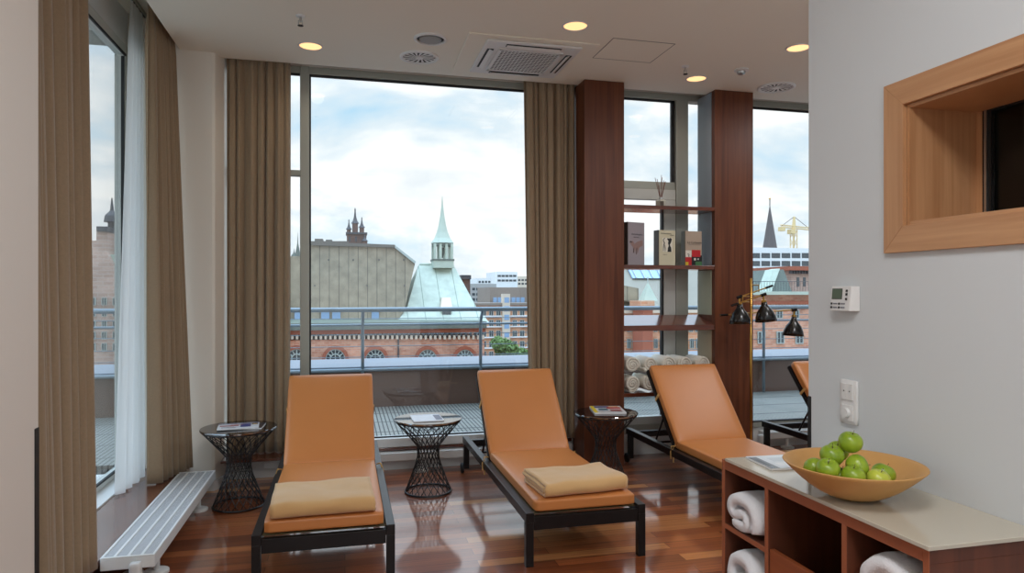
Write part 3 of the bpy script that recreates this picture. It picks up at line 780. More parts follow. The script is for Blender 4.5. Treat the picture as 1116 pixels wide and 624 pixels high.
def magazine(label, c, size, rz, z, patches, base='paper', thick=.006, name='magazine', group='magazines'):
    t = thing(name, label, 'magazine', (c[0], c[1], z), rz, group)
    w, h = size
    b = B(); box(b, -w / 2, w / 2, -h / 2, h / 2, 0, thick); obj('pages', b, base, t, bevel=.001)
    b = B(); mats = []
    for i, (x0, x1, y0, y1, col) in enumerate(patches):
        mats.append(plain('print_%s_%d' % (name, i), col, .3))
        box(b, -w / 2 + x0 * w, -w / 2 + x1 * w, -h / 2 + y0 * h, -h / 2 + y1 * h, thick - .0002, thick + .0004 + i * .00004, i)
    obj('cover_print', b, mats, t)
    return t
cov1 = [(0, 1, 0, 1, (222, 228, 236)), (0, 1, .82, .97, (60, 70, 110)), (.05, .5, .42, .6, (150, 40, 50)), (.55, .8, .2, .75, (40, 56, 130)), (.82, .97, .55, .8, (20, 22, 30)), (.85, .95, .6, .68, (240, 190, 40)), (.1, .45, .15, .2, (70, 70, 80)), (.1, .4, .27, .3, (90, 90, 100)), (.3, .6, .6, .66, (170, 60, 50))]
cov3 = [(0, 1, 0, 1, (226, 226, 226)), (0, .12, 0, 1, (238, 214, 60)), (.12, .6, .72, .95, (40, 60, 120)), (.5, .95, .55, .8, (190, 60, 50)), (.2, .5, .3, .6, (60, 110, 130)), (.55, .9, .2, .42, (150, 40, 40)), (.15, .9, .1, .15, (40, 40, 50)), (.6, .9, .84, .93, (230, 160, 60))]
magazine('magazine with a red and blue cover lying open-side out on the table by the pier', (-.70, 4.91), (.26, .20), .10, .5335, cov1)
magazine('second magazine under the red and blue one, its dark edge showing', (-.675, 4.925), (.27, .2), -.05, .5335, [(0, 1, 0, 1, (230, 230, 232)), (.85, 1, 0, 1, (30, 32, 44))], thick=.006)
bpy.data.objects['magazine']['label'] = 'red and blue magazine on top, table before the corner pier'
bpy.data.objects['magazine'].location.z = .5405
magazine('white magazine with a navy corner on the middle side table', (.575, 4.93), (.215, .26), .02, .5335, [(0, 1, 0, 1, (214, 218, 226)), (.76, .98, .12, .88, (36, 50, 92)), (.06, .7, .86, .93, (170, 180, 196))])
magazine('bright illustrated magazine with a yellow spine on the table by the pillar', (1.97, 4.92), (.24, .29), -.22, .5335, cov3, thick=.012)

# ------------------------------------------------------------------ shelving between two pillars
t = thing('shelving_unit', 'mahogany shelving unit of two tall pillars with open shelves', 'shelving', (2.69, 5.45, 0))
obj('pillar', bx(1.912, 2.263, 5.28, 5.57, 0, 3.199), 'mahog', t, world=True, bevel=.002)
obj('pillar', bx(3.106, 3.477, 5.28, 5.57, 0, 3.199), 'mahog', t, world=True, bevel=.002)
b = B(); hexa(b, [(2.2645, 5.285, 1.122), (3.1045, 5.285, 1.122), (3.1045, 5.565, 1.122), (2.2645, 5.565, 1.122), (2.2645, 5.285, 1.168), (3.1045, 5.285, 1.168), (3.1045, 5.565, 1.246), (2.2645, 5.565, 1.246)])
obj('sloping_shelf', b, 'mahog_s', t, world=True, bevel=.002)
for z0, z1, mm in ((.61, 1.12, 'panel_warm'), (1.25, 1.64, 'panel_green'), (1.685, 2.148, 'reflect_blue'), (2.19, 3.19, 'reflect_blue')):
    obj('side_panel', bx(3.100, 3.106, 5.335, 5.568, z0, z1), mm, t, world=True)  # upper blue panels paint the sky reflected in the glossy pillar side
for z0, z1 in ((2.15, 2.182), (1.645, 1.678), (.57, .602)):
    obj('shelf', bx(2.2645, 3.1045, 5.285, 5.565, z0, z1), 'mahog_s', t, world=True, bevel=.002)

# rolled towels
def spiral_roll(r, L, turns=3.2, mat='towel', seed=0):
    rr = random.Random(seed); th = r / (turns + .35)
    outer, inner = [], []
    N = 64
    for i in range(N + 1):
        f = i / N; a = f * turns * 2 * PI; rad = r - th * .5 - th * f * turns
        rad = max(rad, .004); wob = 1 + .05 * math.sin(a * 1.3 + seed)
        outer.append((( rad + th * .44) * math.cos(a) * wob, (rad + th * .44) * math.sin(a) * .97)); inner.append((max(.001, rad - th * .40) * math.cos(a) * wob, max(.001, rad - th * .40) * math.sin(a) * .97))
    bm = B(); rows = []
    prof = outer + inner[::-1]
    for j, (y, s) in enumerate([(0, .96), (.008, 1), (L * .5, 1.01), (L - .008, 1), (L, .96)]):
        rows.append([bm.verts.new((x * s + (0), y + noise.noise(Vector((x * 20, z * 20, seed))) * .006, z * s)) for x, z in prof])
    n = len(prof)
    for a, b2 in zip(rows, rows[1:]):
        for i in range(n): bm.faces.new([a[i], a[(i + 1) % n], b2[(i + 1) % n], b2[i]])
    m = len(outer)
    for row in (rows[0], rows[-1]):
        for i in range(m - 1): bm.faces.new([row[i], row[i + 1], row[n - 2 - i], row[n - 1 - i]])
    return bm
cols = ['nearest the left pillar', 'second from the left pillar', 'in the middle column', 'second from the right pillar', 'nearest the right pillar']
base_roll = None
for q in range(2):
    for k in range(5):
        x = 2.345 + k * .164; z = .603 + .078 + q * .156
        lab = 'rolled cream towel in the %s row on the bottom shelf, %s' % (('lower', 'upper')[q], cols[k])
        b = spiral_roll(.077, .25, seed=k + 5 * q, mat='towel_c')
        rm = Matrix.Rotation(R.uniform(0, 6.28), 4, 'Y'); b.transform(rm)
        t = obj('rolled_towel', b, 'towel_c', smooth=True); t.location = (x, 5.29 + R.uniform(0, .012), z)
        tag(t, lab, 'towel', 'rolled towels on the shelving')

# books on the shelf
def book(label, x, y, w, h, th, rz, cover, spine, draw):
    t = thing('book', label, 'book', (x, y, 1.679), rz, 'upright books on the shelf')
    obj('cover', bx(0, w, 0, th, 0, h), cover, t, bevel=.0015)
    obj('spine', bx(-.004, 0.002, -.0005, th, 0.0, h + .0005), spine, t, bevel=.001)
    draw(t, w, h)
    return t
def patch(t, name, polys, mat, d=.0012):
    b = B()
    for p in polys: prism(b, [(x, -.0006, z) for x, z in p], (0, -d, 0))
    return obj(name, b, mat, t)
def text(t, s, x, z, size, mat, name='title', align='CENTER', rot=0):
    c = bpy.data.curves.new(name, 'FONT'); c.body = s; c.size = size; c.align_x = align; c.extrude = .0004
    tmp = bpy.data.objects.new('tmp', c); C.objects.link(tmp); bpy.context.view_layer.update()
    me = bpy.data.meshes.new_from_object(tmp.evaluated_get(bpy.context.evaluated_depsgraph_get())); bpy.data.objects.remove(tmp)
    o = bpy.data.objects.new(name, me); C.objects.link(o); o.parent = t; o.location = (x, -.0016, z); o.rotation_euler = (PI / 2, 0, 0)
    me.materials.clear(); me.materials.append(M[mat] if isinstance(mat, str) else mat); return o
def rect(x0, x1, z0, z1): return [(x0, z0), (x1, z0), (x1, z1), (x0, z1)]
mk = plain('book_lilac_grey', (158, 150, 156), .35); mkd = plain('book_dark_spine', (78, 74, 70), .5)
def d1(t, w, h):
    patch(t, 'hand_picture', [[(.02, .19), (.05, .205), (.07, .18), (.10, .20), (.155, .215), (.16, .17), (.12, .15), (.105, .10), (.095, .155), (.085, .09), (.075, .15), (.065, .10), (.055, .155), (.04, .165)]], plain('hand_print', (150, 122, 116), .5))
    patch(t, 'hand_line', [[(.012, .195), (.03, .205), (.05, .19), (.03, .192)], [(.055, .10), (.06, .105), (.066, .15), (.058, .14)], [(.088, .09), (.094, .095), (.096, .15), (.089, .14)]], plain('hand_ink', (70, 58, 60), .5), .0016)
    text(t, 'Michelangelo', w / 2 + .005, h * .70, .022, plain('ink_grey', (92, 86, 96), .5))
    text(t, 'Die Hände', w / 2, h * .64, .013, plain('ink_grey2', (100, 92, 100), .5))
def d2(t, w, h):
    patch(t, 'picture_ground', [rect(.035, .135, .115, .235)], plain('print_cream', (226, 222, 206), .5))
    K = plain('print_black', (26, 25, 24), .5)
    patch(t, 'figure_picture', [
        [(.085, .115), (.125, .115), (.122, .15), (.108, .175), (.122, .2), (.13, .225), (.115, .236), (.1, .228), (.088, .234), (.08, .225), (.095, .208), (.09, .19), (.098, .165), (.09, .15)],
        [(.04, .12), (.045, .12), (.05, .165), (.06, .19), (.045, .215), (.06, .232), (.055, .235), (.038, .216), (.05, .19), (.042, .165)],
        [(.06, .118), (.064, .118), (.066, .15), (.06, .18), (.056, .17)]], K, .0016)
    text(t, 'DER MENSCHLICHE', w / 2 - .012, h * .89, .012, K); text(t, 'KÖRPER', w * .8, h * .845, .011, K)
    text(t, 'Skulpturen', .06, h * .29, .010, plain('print_grey', (120, 114, 100), .5))
def d3(t, w, h):
    K = plain('print_black2', (24, 24, 26), .5)
    patch(t, 'black_block', [rect(0, .165, 0.002, .088)], K, .0008)
    patch(t, 'white_block', [rect(.002, .06, .05, .13)], plain('p_w', (222, 216, 204), .5))
    patch(t, 'red_block', [rect(.065, .15, .075, .135), rect(.0, .062, .002, .072)], plain('p_r', (188, 34, 40), .4), .0016)
    patch(t, 'green_block', [rect(.1, .165, .002, .035)], plain('p_g', (70, 122, 76), .4), .0016)
    patch(t, 'yellow_block', [rect(.0, .03, .002, .03)], plain('p_y', (214, 180, 50), .4), .002)
    patch(t, 'white_mark', [rect(.085, .105, .045, .065), rect(.12, .135, .05, .062)], plain('p_w2', (214, 210, 200), .4), .002)
    text(t, '3', .03, .06, .06, K); text(t, 'Le Corbusier', w / 2 + .01, h * .64, .027, K)
    patch(t, 'rule', [rect(.03, .15, h * .61, h * .615)], K)
book('tall lilac-grey book with a hand on its cover, nearest the left pillar', 2.325, 5.345, .178, .365, .05, .26, mk, mkd, d1)
book('cream book with a black and white nude print, between two other books', 2.60, 5.325, .165, .30, .075, .13, plain('book_cream', (206, 200, 172), .4), mkd, d2)
book('beige book with red, black and green blocks on its cover', 2.85, 5.33, .165, .297, .06, .08, plain('book_beige', (176, 158, 140), .4), plain('book_spine_olive', (84, 78, 66), .5), d3)

# reed diffuser
t = thing('reed_diffuser', 'glass reed diffuser with brown sticks on the top shelf', 'diffuser', (2.665, 5.42, 2.1825))
obj('bottle', lathe(B(), [(0, 0), (.046, 0), (.05, .006), (.05, .055), (.04, .066), (.015, .07), (.015, .075), (0, .075)], n=6), plain('diffuser_glass', (196, 192, 178), .08, spec=.9), t, bevel=.002)
obj('label_plate', bx(-.028, .004, -.0485, -.045, .01, .05), plain('dark_label', (70, 58, 44), .5), t)
obj('neck_ring', lathe(B(), [(.0, .07), (.018, .07), (.018, .088), (0, .088)], n=20), 'chrome', t)
b = B()
for k in range(9):
    a = 2 * PI * k / 9 + .3; l = .125 + .03 * math.sin(k * 2.3); sp = .055 if k % 2 else .035
    tube(b, [(.004 * math.cos(a), .004 * math.sin(a), .07), (sp * math.cos(a), sp * math.sin(a) * .8, .07 + l * 1.35)], .0022, 6)
obj('reeds', b, plain('brown_reed', (122, 74, 56), .7), t)

# ------------------------------------------------------------------ floor lamp with three shades
LY = 5.02
def lp(x, y, dy=0): return at(x, y, LY + dy)
px = ax(818.4, LY); base = Vector((px, LY, 0))
t = thing('floor_lamp', 'brass floor lamp with three black bell shades on swing arms', 'lamp', base)
obj('base', lathe(B(), [(0, 0), (.14, 0), (.14, .012), (.13, .018), (.02, .02), (0, .02)], n=40), 'brass', t)
obj('pole', tube(B(), [(0, 0, .015), (0, 0, lp(818, 303).z)], .0095, 14), 'brass', t, smooth=True)
arms = [((804, 323.5), (842, 311), .0, (800, 334, 807.5, 356, -.0)),
        ((797, 333), (832, 321.5), -.05, None), ((785, 343), (866, 337.5), .05, None)]
b = B()
p0 = lp(810, 322, -.02); p1 = lp(817, 329, -.02)
for q in ([lp(809.5, 323, -.02), lp(818, 323), ], [lp(809.5, 329, -.02), lp(818, 329)], [lp(809.5, 323, -.02), lp(809.5, 329, -.02)], [lp(818.5, 310.5), lp(827, 310.5, .02)], [lp(827, 310.5, .02), lp(827, 318, .02)]):
    tube(b, q, .005, 8)
obj('bracket', b, 'brass', t, world=True)
def shade(top, tip, sc, mesh_parent):
    "bell shade; top = joint point, tip = direction down"
    prof = [(.012, 0), (.022, -.002), (.026, -.03), (.040, -.052), (.064, -.082), (.080, -.125), (.087, -.165)]
    d = (Vector(tip)).normalized(); rot = Vector((0, 0, -1)).rotation_difference(d).to_matrix().to_4x4()
    X = Matrix.Translation(top) @ rot
    arm = mesh_parent
    b = B(); tube(b, [(0, 0, .012), (0, 0, -.035)], .008, 10); lathe(b, [(0, -.03), (.02, -.03), (.022, -.06), (0, -.06)], n=20); b.transform(X); obj('socket', b, 'brass', arm, world=True, smooth=False)
    b = B(); lathe(b, [(r, z - .045) for r, z in prof[1:]], n=36); b.transform(X); s = obj('lamp_shade', b, ['shade', 'shade_in'], arm, world=True, smooth=True)
    m = s.modifiers.new('solid', 'SOLIDIFY'); m.thickness = .0025; m.offset = -1; m.material_offset = 1; m.material_offset_rim = 1
    b = B(); lathe(b, [(0, -.06), (.02, -.065), (.03, -.1), (.022, -.13), (0, -.138)], n=16); b.transform(X); obj('bulb', b, 'shade_in', arm, world=True, smooth=True)
specs = [((806, 323.5), (842, 311), 0.0, (0.02, 0, -1), 'a'), ((797, 333), (832, 321), -.05, (.12, 0, -1), 'b'), ((785, 343.3), (865.5, 337.5), .05, (-.05, 0, -1), 'a')]
for i, (a_, b_, dy, tip, side) in enumerate(specs):
    A, Bp = lp(*a_, dy), lp(*b_, dy)
    arm = obj('arm', tube(B(), [A, Bp], .0058, 8), 'brass', t, world=True)
    j = A if i == 0 else Bp; e = Bp if i == 0 else A
    dirv = (e - j).normalized()
    obj('counterweight', tube(B(), [e - dirv * .07, e], .0095, 10), 'shade', arm, world=True)
    obj('joint', tube(B(), [j - dirv * .022, j + dirv * .022], .014, 10), 'shade', arm, world=True)
    for q in ():
        pass
    sh = j + Vector((0, 0, -.012))
    # shade is a child of its arm: thing > arm > shade
    shade(sh, tip, 1, arm)

# ------------------------------------------------------------------ sideboard
t = thing('sideboard', 'brown wooden sideboard with open compartments against the grey wall', 'sideboard', (1.52, 1.8, 0))
SX0, SX1, SY0, SY1 = 1.355, 1.695, 1.336, 2.253
def sb(n, m, *a, **k): return obj(n, bx(*a), m, t, world=True, bevel=.0012)
sb('side_panel', 'side', SX0 + .001, SX1, SY1 - .018, SY1, .02, .800)
sb('side_panel', 'side', SX0 + .001, SX1, SY0, SY0 + .018, .02, .800)
sb('top_panel', 'side', SX0 + .001, SX1, SY0, SY1, .800, .834)
sb('bottom_panel', 'side', SX0 + .001, SX1, SY0 + .018, SY1 - .018, .06, .08)
sb('back_panel', 'side', SX1 - .02, SX1 - .001, SY0 + .018, SY1 - .018, .08, .80)
for y in (1.972, 1.612): sb('divider', 'side', SX0 + .002, SX1 - .021, y, y + .018, .08, .80)
sb('shelf', 'side', SX0 + .002, SX1 - .021, 1.990, SY1 - .018, .585, .603)
sb('shelf', 'side', SX0 + .002, SX1 - .021, 1.990, SY1 - .018, .33, .348)
sb('shelf', 'side', SX0 + .002, SX1 - .021, SY0 + .018, 1.612, .53, .548)
# edge banding facing the room
for nm, y0, y1, z0, z1 in (('edge_strip', SY1 - .018, SY1, .02, .834), ('edge_strip', SY0, SY0 + .018, .02, .834), ('edge_strip', SY0 + .018, SY1 - .018, .800, .834),
                           ('edge_strip', 1.972, 1.990, .08, .80), ('edge_strip', 1.612, 1.630, .08, .80), ('edge_strip', 1.990, SY1 - .018, .585, .603), ('edge_strip', 1.990, SY1 - .018, .33, .348)):
    sb(nm, 'side_edge', SX0 - .002, SX0 + .001, y0, y1, z0, z1)
d = sb('drawer', 'drawer', SX0 + .004, SX0 + .022, 1.632, 1.970, .35, .604)
sb('drawer', 'drawer', SX0 + .004, SX0 + .022, 1.632, 1.970, .085, .345)
obj('glass_top', bx(1.338, 1.699, 1.322, 2.206, .8375, .8485), 'top_glass', t, world=True, bevel=.0015)
obj('shadow_gap', bx(1.352, 1.69, 1.345, 2.19, .834, .8375), 'black', t, world=True)

# towels stuffed in the compartments: folded over, bulging
def soft_towel(label, x, y, z, sx, sy, sz, seed, dist=1):
    "cloth rolled from y side: thick spiral fold, axis along x"
    th = .03 * dist; cl = []
    # folded path in (y,z): lies, climbs, folds over
    H = sz
    path = [(-.40 * sy, .18 * H), (-.47 * sy, .40 * H), (-.40 * sy, .66 * H), (-.18 * sy, .86 * H), (.12 * sy, .88 * H), (.34 * sy, .72 * H), (.38 * sy, .48 * H), (.26 * sy, .36 * H), (.05 * sy, .48 * H), (-.14 * sy, .40 * H), (-.16 * sy, .22 * H), (.0 * sy, .14 * H), (.32 * sy, .12 * H)]
    pts = []
    for i in range(len(path) - 1):
        p0 = path[max(0, i - 1)]; p1 = path[i]; p2 = path[i + 1]; p3 = path[min(len(path) - 1, i + 2)]
        for s in range(5):
            u = s / 5
            f = lambda a, b, c, d_: .5 * (2 * b + (c - a) * u + (2 * a - 5 * b + 4 * c - d_) * u * u + (3 * b - a - 3 * c + d_) * u ** 3)
            pts.append((f(p0[0], p1[0], p2[0], p3[0]), f(p0[1], p1[1], p2[1], p3[1])))
    pts.append(path[-1])
    up, dn = [], []
    for i, p in enumerate(pts):
        a = Vector(pts[max(0, i - 1)]); c = Vector(pts[min(len(pts) - 1, i + 1)]); d_ = (c - a).normalized()
        w = th * .5 * min(1, .5 + i * .25, .5 + (len(pts) - 1 - i) * .25)
        nn = Vector((-d_.y, d_.x)) * w
        up.append((p[0] + nn.x, p[1] + nn.y)); dn.append((p[0] - nn.x, p[1] - nn.y))
    prof = up + dn[::-1]; bm = B(); rows = []; n = len(prof); NX = 14
    for j in range(NX + 1):
        v = j / NX; e = 1 - .10 * (max(0, 1 - v * 6) ** 2) - .1 * (max(0, 1 - (1 - v) * 6) ** 2)
        row = []
        for (yy, zz) in prof:
            q = Vector((v * sx * 14, yy * 14, zz * 14 + seed * 3))
            nv = noise.noise_vector(q) * .006
            row.append(bm.verts.new((v * sx + nv.x, yy * e + nv.y, max(.002, .5 * H + (zz - .5 * H) * e + nv.z))))
        rows.append(row)
    for j in range(NX):
        for i in range(n): bm.faces.new([rows[j][i], rows[j][(i + 1) % n], rows[j + 1][(i + 1) % n], rows[j + 1][i]])
    m = len(up)
    for row in (rows[0], rows[-1]):
        for i in range(m - 1): bm.faces.new([row[i], row[i + 1], row[n - 2 - i], row[n - 1 - i]])
    o = obj('folded_towel', bm, 'towel', smooth=True); o.location = (x, y, z)
    tag(o, label, 'towel', 'white towels in the sideboard'); return o
soft_towel('white towel folded loosely on the shelf of the sideboard, top left compartment', 1.345, 2.12, .604, .30, .19, .135, 1, 1.2)
soft_towel('white towel folded in the compartment below the sideboard shelf', 1.345, 2.12, .349, .30, .19, .19, 2, 1.3)
soft_towel('white towel bundle in the open compartment at the near end of the sideboard', 1.36, 1.485, .549, .30, .21, .215, 3, 1.4)

# magazine on the sideboard
magazine('pale magazine lying on the far end of the sideboard top', (1.50, 2.09), (.20, .17), -.06, .849, [(0, 1, 0, 1, (206, 214, 220)), (.0, .16, .0, .9, (96, 104, 112)), (.3, .9, .5, .8, (188, 198, 206)), (.25, .8, .15, .4, (224, 228, 232)), (.04, .1, .2, .7, (40, 44, 50))], thick=.007)

# fruit bowl and apples
BX, BY, BZ = 1.447, 1.695, .849
t = thing('fruit_bowl', 'wide shallow wooden bowl holding green apples on the sideboard', 'bowl', (BX, BY, BZ))
RB_, HB = .193, .10
out = [(0, 0), (.035, 0), (.05, .003)] + [(.05 + (RB_ - .05) * f, .003 + (HB - .003) * (f ** 1.55)) for f in [k / 12 for k in range(1, 13)]]
inn = [(r - .006 if r > .01 else 0, z + .008) for r, z in out[::-1]]
inn[0] = (RB_ - .005, HB + .0015)
obj('bowl_shell', lathe(B(), out + [(RB_ - .001, HB + .002)] + inn[:-2] + [(0, .008)], n=72), 'bowl', t, smooth=True)
def apple_bm(r=.0365):
    prof = []
    for k in range(25):
        a = -PI / 2 + PI * k / 24
        rad = r * math.cos(a) * (1 + .06 * math.sin(a)); z = r * .93 * math.sin(a)
        z -= .30 * r * math.exp(-(rad / (r * .28)) ** 2) * (1 if a > 0 else -.6)
        prof.append((max(0, rad), z))
    prof[0] = (0, prof[0][1]); prof[-1] = (0, prof[-1][1])
    return lathe(B(), prof, n=28)
APPLES = []
def apple(label, x, y, zc, tilt, mat='apple', r=.033): APPLES.append([dep(x, y, zc), r, tilt, mat, label])
z0 = 1.96
apple('green apple at the very top of the pile in the bowl', 925.5, 483.5, z0, (.2, .1, 0))
apple('green apple behind the topmost one, only its edge showing', 913, 488, z0 + .07, (.3, -.3, 0), r=.0315)
apple('large green apple under the top one, towards the window side', 906.5, 499, z0 - .02, (.1, -.2, 1))
apple('green apple under the top one, its dark eye turned to the wall', 933, 506, z0 - .03, (.1, 1.3, -.3))
apple('green apple leaning on the bowl side nearest the magazine', 887.5, 507, z0 + .03, (1.5, -.7, .3), r=.0315)
apple('green apple lying low at the front rim of the bowl, magazine side', 899, 516, z0 - .06, (.4, -.3, 0), r=.0315)
apple('green apple wedged low between the two middle apples', 916, 515, z0 + .01, (.2, .2, 0), r=.0315)
apple('green apple low at the front rim in the middle of the bowl', 927, 522, z0 - .07, (.1, 0, 0), r=.0315)
apple('yellowish green speckled apple at the front rim', 953.5, 520.5, z0 - .07, (.2, .2, 0), 'apple_y', r=.0315)
apple('dark green apple set apart, nearest the wall end of the bowl', 962.5, 513, z0 - .0, (.1, .5, .2))

# let the apples settle so that they touch without sinking into each other or the bowl
for _ in range(80):
    for a in APPLES:
        for c2 in APPLES:
            if a is c2: continue
            d_ = a[0] - c2[0]; m_ = (a[1] + c2[1]) * 1.03
            if d_.length < m_: push = d_.normalized() * (m_ - d_.length) * .5; a[0] += push; c2[0] -= push
        a[0].z -= .00012
        rel = Vector((a[0].x - BX, a[0].y - BY)); lim = RB_ - .055
        if rel.length > lim: rel = rel.normalized() * lim; a[0].x, a[0].y = BX + rel.x, BY + rel.y
        zmin = BZ
        for k in range(9):
            rr_ = min(RB_, rel.length + a[1] * k / 9)
            zs = BZ + .011 + (.003 + (HB - .003) * (max(0, rr_ - .05) / (RB_ - .05)) ** 1.55)
            zmin = max(zmin, zs + math.sqrt(max(0, a[1] ** 2 - (rr_ - rel.length) ** 2)) * 1.09)
        a[0].z = max(a[0].z, zmin)
for p, r, tilt, mat, label in APPLES:
    t = thing('apple', label, 'apple', p, 0, 'green apples in the wooden bowl'); t.rotation_euler = tilt
    obj('apple_flesh', apple_bm(r), mat, t, smooth=True)
    obj('stem', tube(B(), [(0, 0, r * .55), (.002, .001, r * .8), (.005, .002, r * 1.08)], .0014, 6), 'bark', t)

# ------------------------------------------------------------------ thermostat and switches on the right wall
wx = 1.7
def wy(x): 
    d_ = ray(x, 318); return wx / d_[0] * d_[1]
t = thing('thermostat', 'small white wall thermostat with grey display on the grey wall', 'thermostat', (wx, 2.015, 1.43))
b = B(); hexa(b, [(-.001, -.058, -.046), (-.001, .058, -.046), (-.034, .05, -.046), (-.034, -.045, -.046), (-.001, -.058, .04), (-.001, .058, .04), (-.026, .05, .04), (-.026, -.045, .04)])
obj('body', b, 'white_m', t, bevel=.003)
def fpatch(name, y0, y1, z0_, z1_, mat, par=None, d=.0015):
    "patch on the sloped front: x follows the slope"
    def fx(z): f = (z + .046) / .086; return -.034 + .008 * f
    b = B(); hexa(b, [(fx(z0_) + .001, y0, z0_), (fx(z0_) + .001, y1, z0_), (fx(z0_) - d, y1, z0_), (fx(z0_) - d, y0, z0_), (fx(z1_) + .001, y0, z1_), (fx(z1_) + .001, y1, z1_), (fx(z1_) - d, y1, z1_), (fx(z1_) - d, y0, z1_)])
    return obj(name, b, mat, t)
fpatch('display', -.004, .042, -.003, .030, 'lcd'); fpatch('display_bezel', -.006, .044, -.005, .032, 'black', d=.0008)
for z_ in (.024, .012, -.004): fpatch('button', -.031, -.024, z_ - .004, z_ + .004, 'black', d=.003)
for yy in (.045, .008):
    for z_ in (-.02, -.033): fpatch('button', yy - .006, yy, z_ - .004, z_ + .003, 'black', d=.003); fpatch('caption', yy - .03, yy - .01, z_ - .003, z_ + .002, plain('caption_grey', (120, 122, 130), .5), d=.0012)
t = thing('light_switch', 'white double switch and dimmer plate on the grey wall', 'light switch', (wx, 2.003, 1.07))
b = rbox(.012, .081, .152, .004, n=4, c=(-.006, 0, 0)); obj('plate', b, 'white_m', t, smooth=True)
for y0 in (-.0265, .0005): obj('rocker', bx(-.0165, -.011, y0, y0 + .026, .008, .064), 'white_m', t, bevel=.0015)
for y0 in (-.014, .013): obj('indicator', bx(-.0172, -.016, y0 - .002, y0 + .002, .036, .040), 'black', t)
obj('dimmer_plate', bx(-.0155, -.011, -.0265, .0265, -.064, -.01), 'white_m', t, bevel=.0015)
b = B(); lathe(b, [(0, 0), (.0175, 0), (.016, .012), (0, .012)], n=28); b.transform(Matrix.Translation((-.015, 0, -.037)) @ Matrix.Rotation(-PI / 2, 4, 'Y')); obj('dimmer_knob', b, 'white_m', t)

# ------------------------------------------------------------------ terrace outside
DZ = .13
M['deck'] = stripes('grey_deck_boards', (50, 50, 48), (140, 140, 132), ['X', 'Y'], [.04, .5], [.3, .05], .6, .12)
M['deck2'] = M['deck']
b = B(); box(b, -7.5, 9.5, 5.76, 7.95, DZ - .15, DZ); box(b, -7.5, -1.91, -1, 5.76, DZ - .15, DZ)
struct('terrace_deck', b, 'deck')
b = B(); box(b, -7.5, 9.5, 7.95, 8.05, DZ - .5, .54); struct('terrace_parapet', b, 'parapet')
b = B(); box(b, -7.6, 9.6, 7.93, 8.9, .54, .6); struct('trim_13', b, 'coping', bevel=.01)
b = B(); box(b, -7.5, 9.5, 8.06, 8.85, -20, .53); struct('wall_outer_face', b, 'brick_d')
# roof overhang above the glazing
b = B(); box(b, -2.25, 9.5, 5.76, 6.15, 3.45, 3.62); box(b, -2.25, -1.91, -1, 5.76, 3.45, 3.62); struct('roof_overhang', b, 'alu')
RY = 7.9
t = thing('terrace_railing', 'grey steel terrace railing with horizontal wires outside the windows', 'railing', (0, RY, DZ))
zt = .02 + az(430, 339, RY - .16)
obj('top_rail', tube(B(), [(-7.4, RY - .16, zt), (9.4, RY - .16, zt)], .026, 12), 'rail', t, world=True, smooth=True)
for yy, rr in ((353.4, .014), (402, .02)):
    z_ = az(430, yy, RY); obj('rail', tube(B(), [(-7.4, RY, z_), (9.4, RY, z_)], rr, 10), 'rail', t, world=True, smooth=True)
for yy in (346.5, 364, 376.6, 388):
    z_ = az(430, yy, RY); yo = RY - (.06 if yy < 350 else 0); obj('wire', tube(B(), [(-7.4, yo, z_), (9.4, yo, z_)], .005, 6), 'rail', t, world=True, smooth=True)
for px_ in (.195, 1.56, -1.17, -3.05, -4.4, -5.8, -7.3, 2.92, 4.15, 5.36, 6.7, 8.0, 9.3):
    z_ = az(430, 353, RY)
    obj('post', tube(B(), [(px_, RY, DZ), (px_, RY, z_ - .02), (px_, RY - .03, z_ + .06), (px_, RY - .09, z_ + .12), (px_, RY - .16, zt)], .019, 10), 'rail', t, world=True, smooth=True)

# ------------------------------------------------------------------ town outside
GZ = -22
struct('ground', bx(-400, 600, 9, 900, GZ - 1, GZ), 'ground')
def W(px_, py_, Y): return at(px_, py_, Y)
def wbox(bm, x0, x1, yt, yb, Y0, Y1, mi=0, zb=None):
    "a block whose front (at Y0) fills pixel columns x0..x1 and rows yt..yb"
    X0, X1 = ax(x0, Y0), ax(x1, Y0); z1 = az((x0 + x1) / 2, yt, Y0); z0_ = az((x0 + x1) / 2, yb, Y0) if zb is None else zb
    return box(bm, X0, X1, Y0, Y1, z0_, z1, mi)
def wins(parent, x0, x1, y0, y1, nx, ny, Y, fw=.6, fh=.6, mat='gwin', name='window', frame=None, depth=.12):
    for i in range(nx):
        for j in range(ny):
            cx = x0 + (i + .5) * (x1 - x0) / nx; cy = y0 + (j + .5) * (y1 - y0) / ny
            hw = (x1 - x0) / nx * fw / 2; hh = (y1 - y0) / ny * fh / 2
            b = B(); X0, X1 = ax(cx - hw, Y), ax(cx + hw, Y); Z1, Z0 = az(cx, cy - hh, Y), az(cx, cy + hh, Y)
            box(b, X0, X1, Y - depth * .4, Y + .05, Z0, Z1, 0)
            if frame:
                w_ = min(.09, (X1 - X0) * .12)
                box(b, X0 - w_, X0, Y - depth, Y + .05, Z0 - w_, Z1 + w_, 1); box(b, X1, X1 + w_, Y - depth, Y + .05, Z0 - w_, Z1 + w_, 1)
                box(b, X0, X1, Y - depth, Y + .05, Z1, Z1 + w_, 1); box(b, X0, X1, Y - depth, Y + .05, Z0 - w_, Z0, 1); box(b, (X0 + X1) / 2 - w_ / 2, (X0 + X1) / 2 + w_ / 2, Y - depth, Y, Z0, Z1, 1)
            obj(name, b, [mat, frame or mat], parent, world=True)
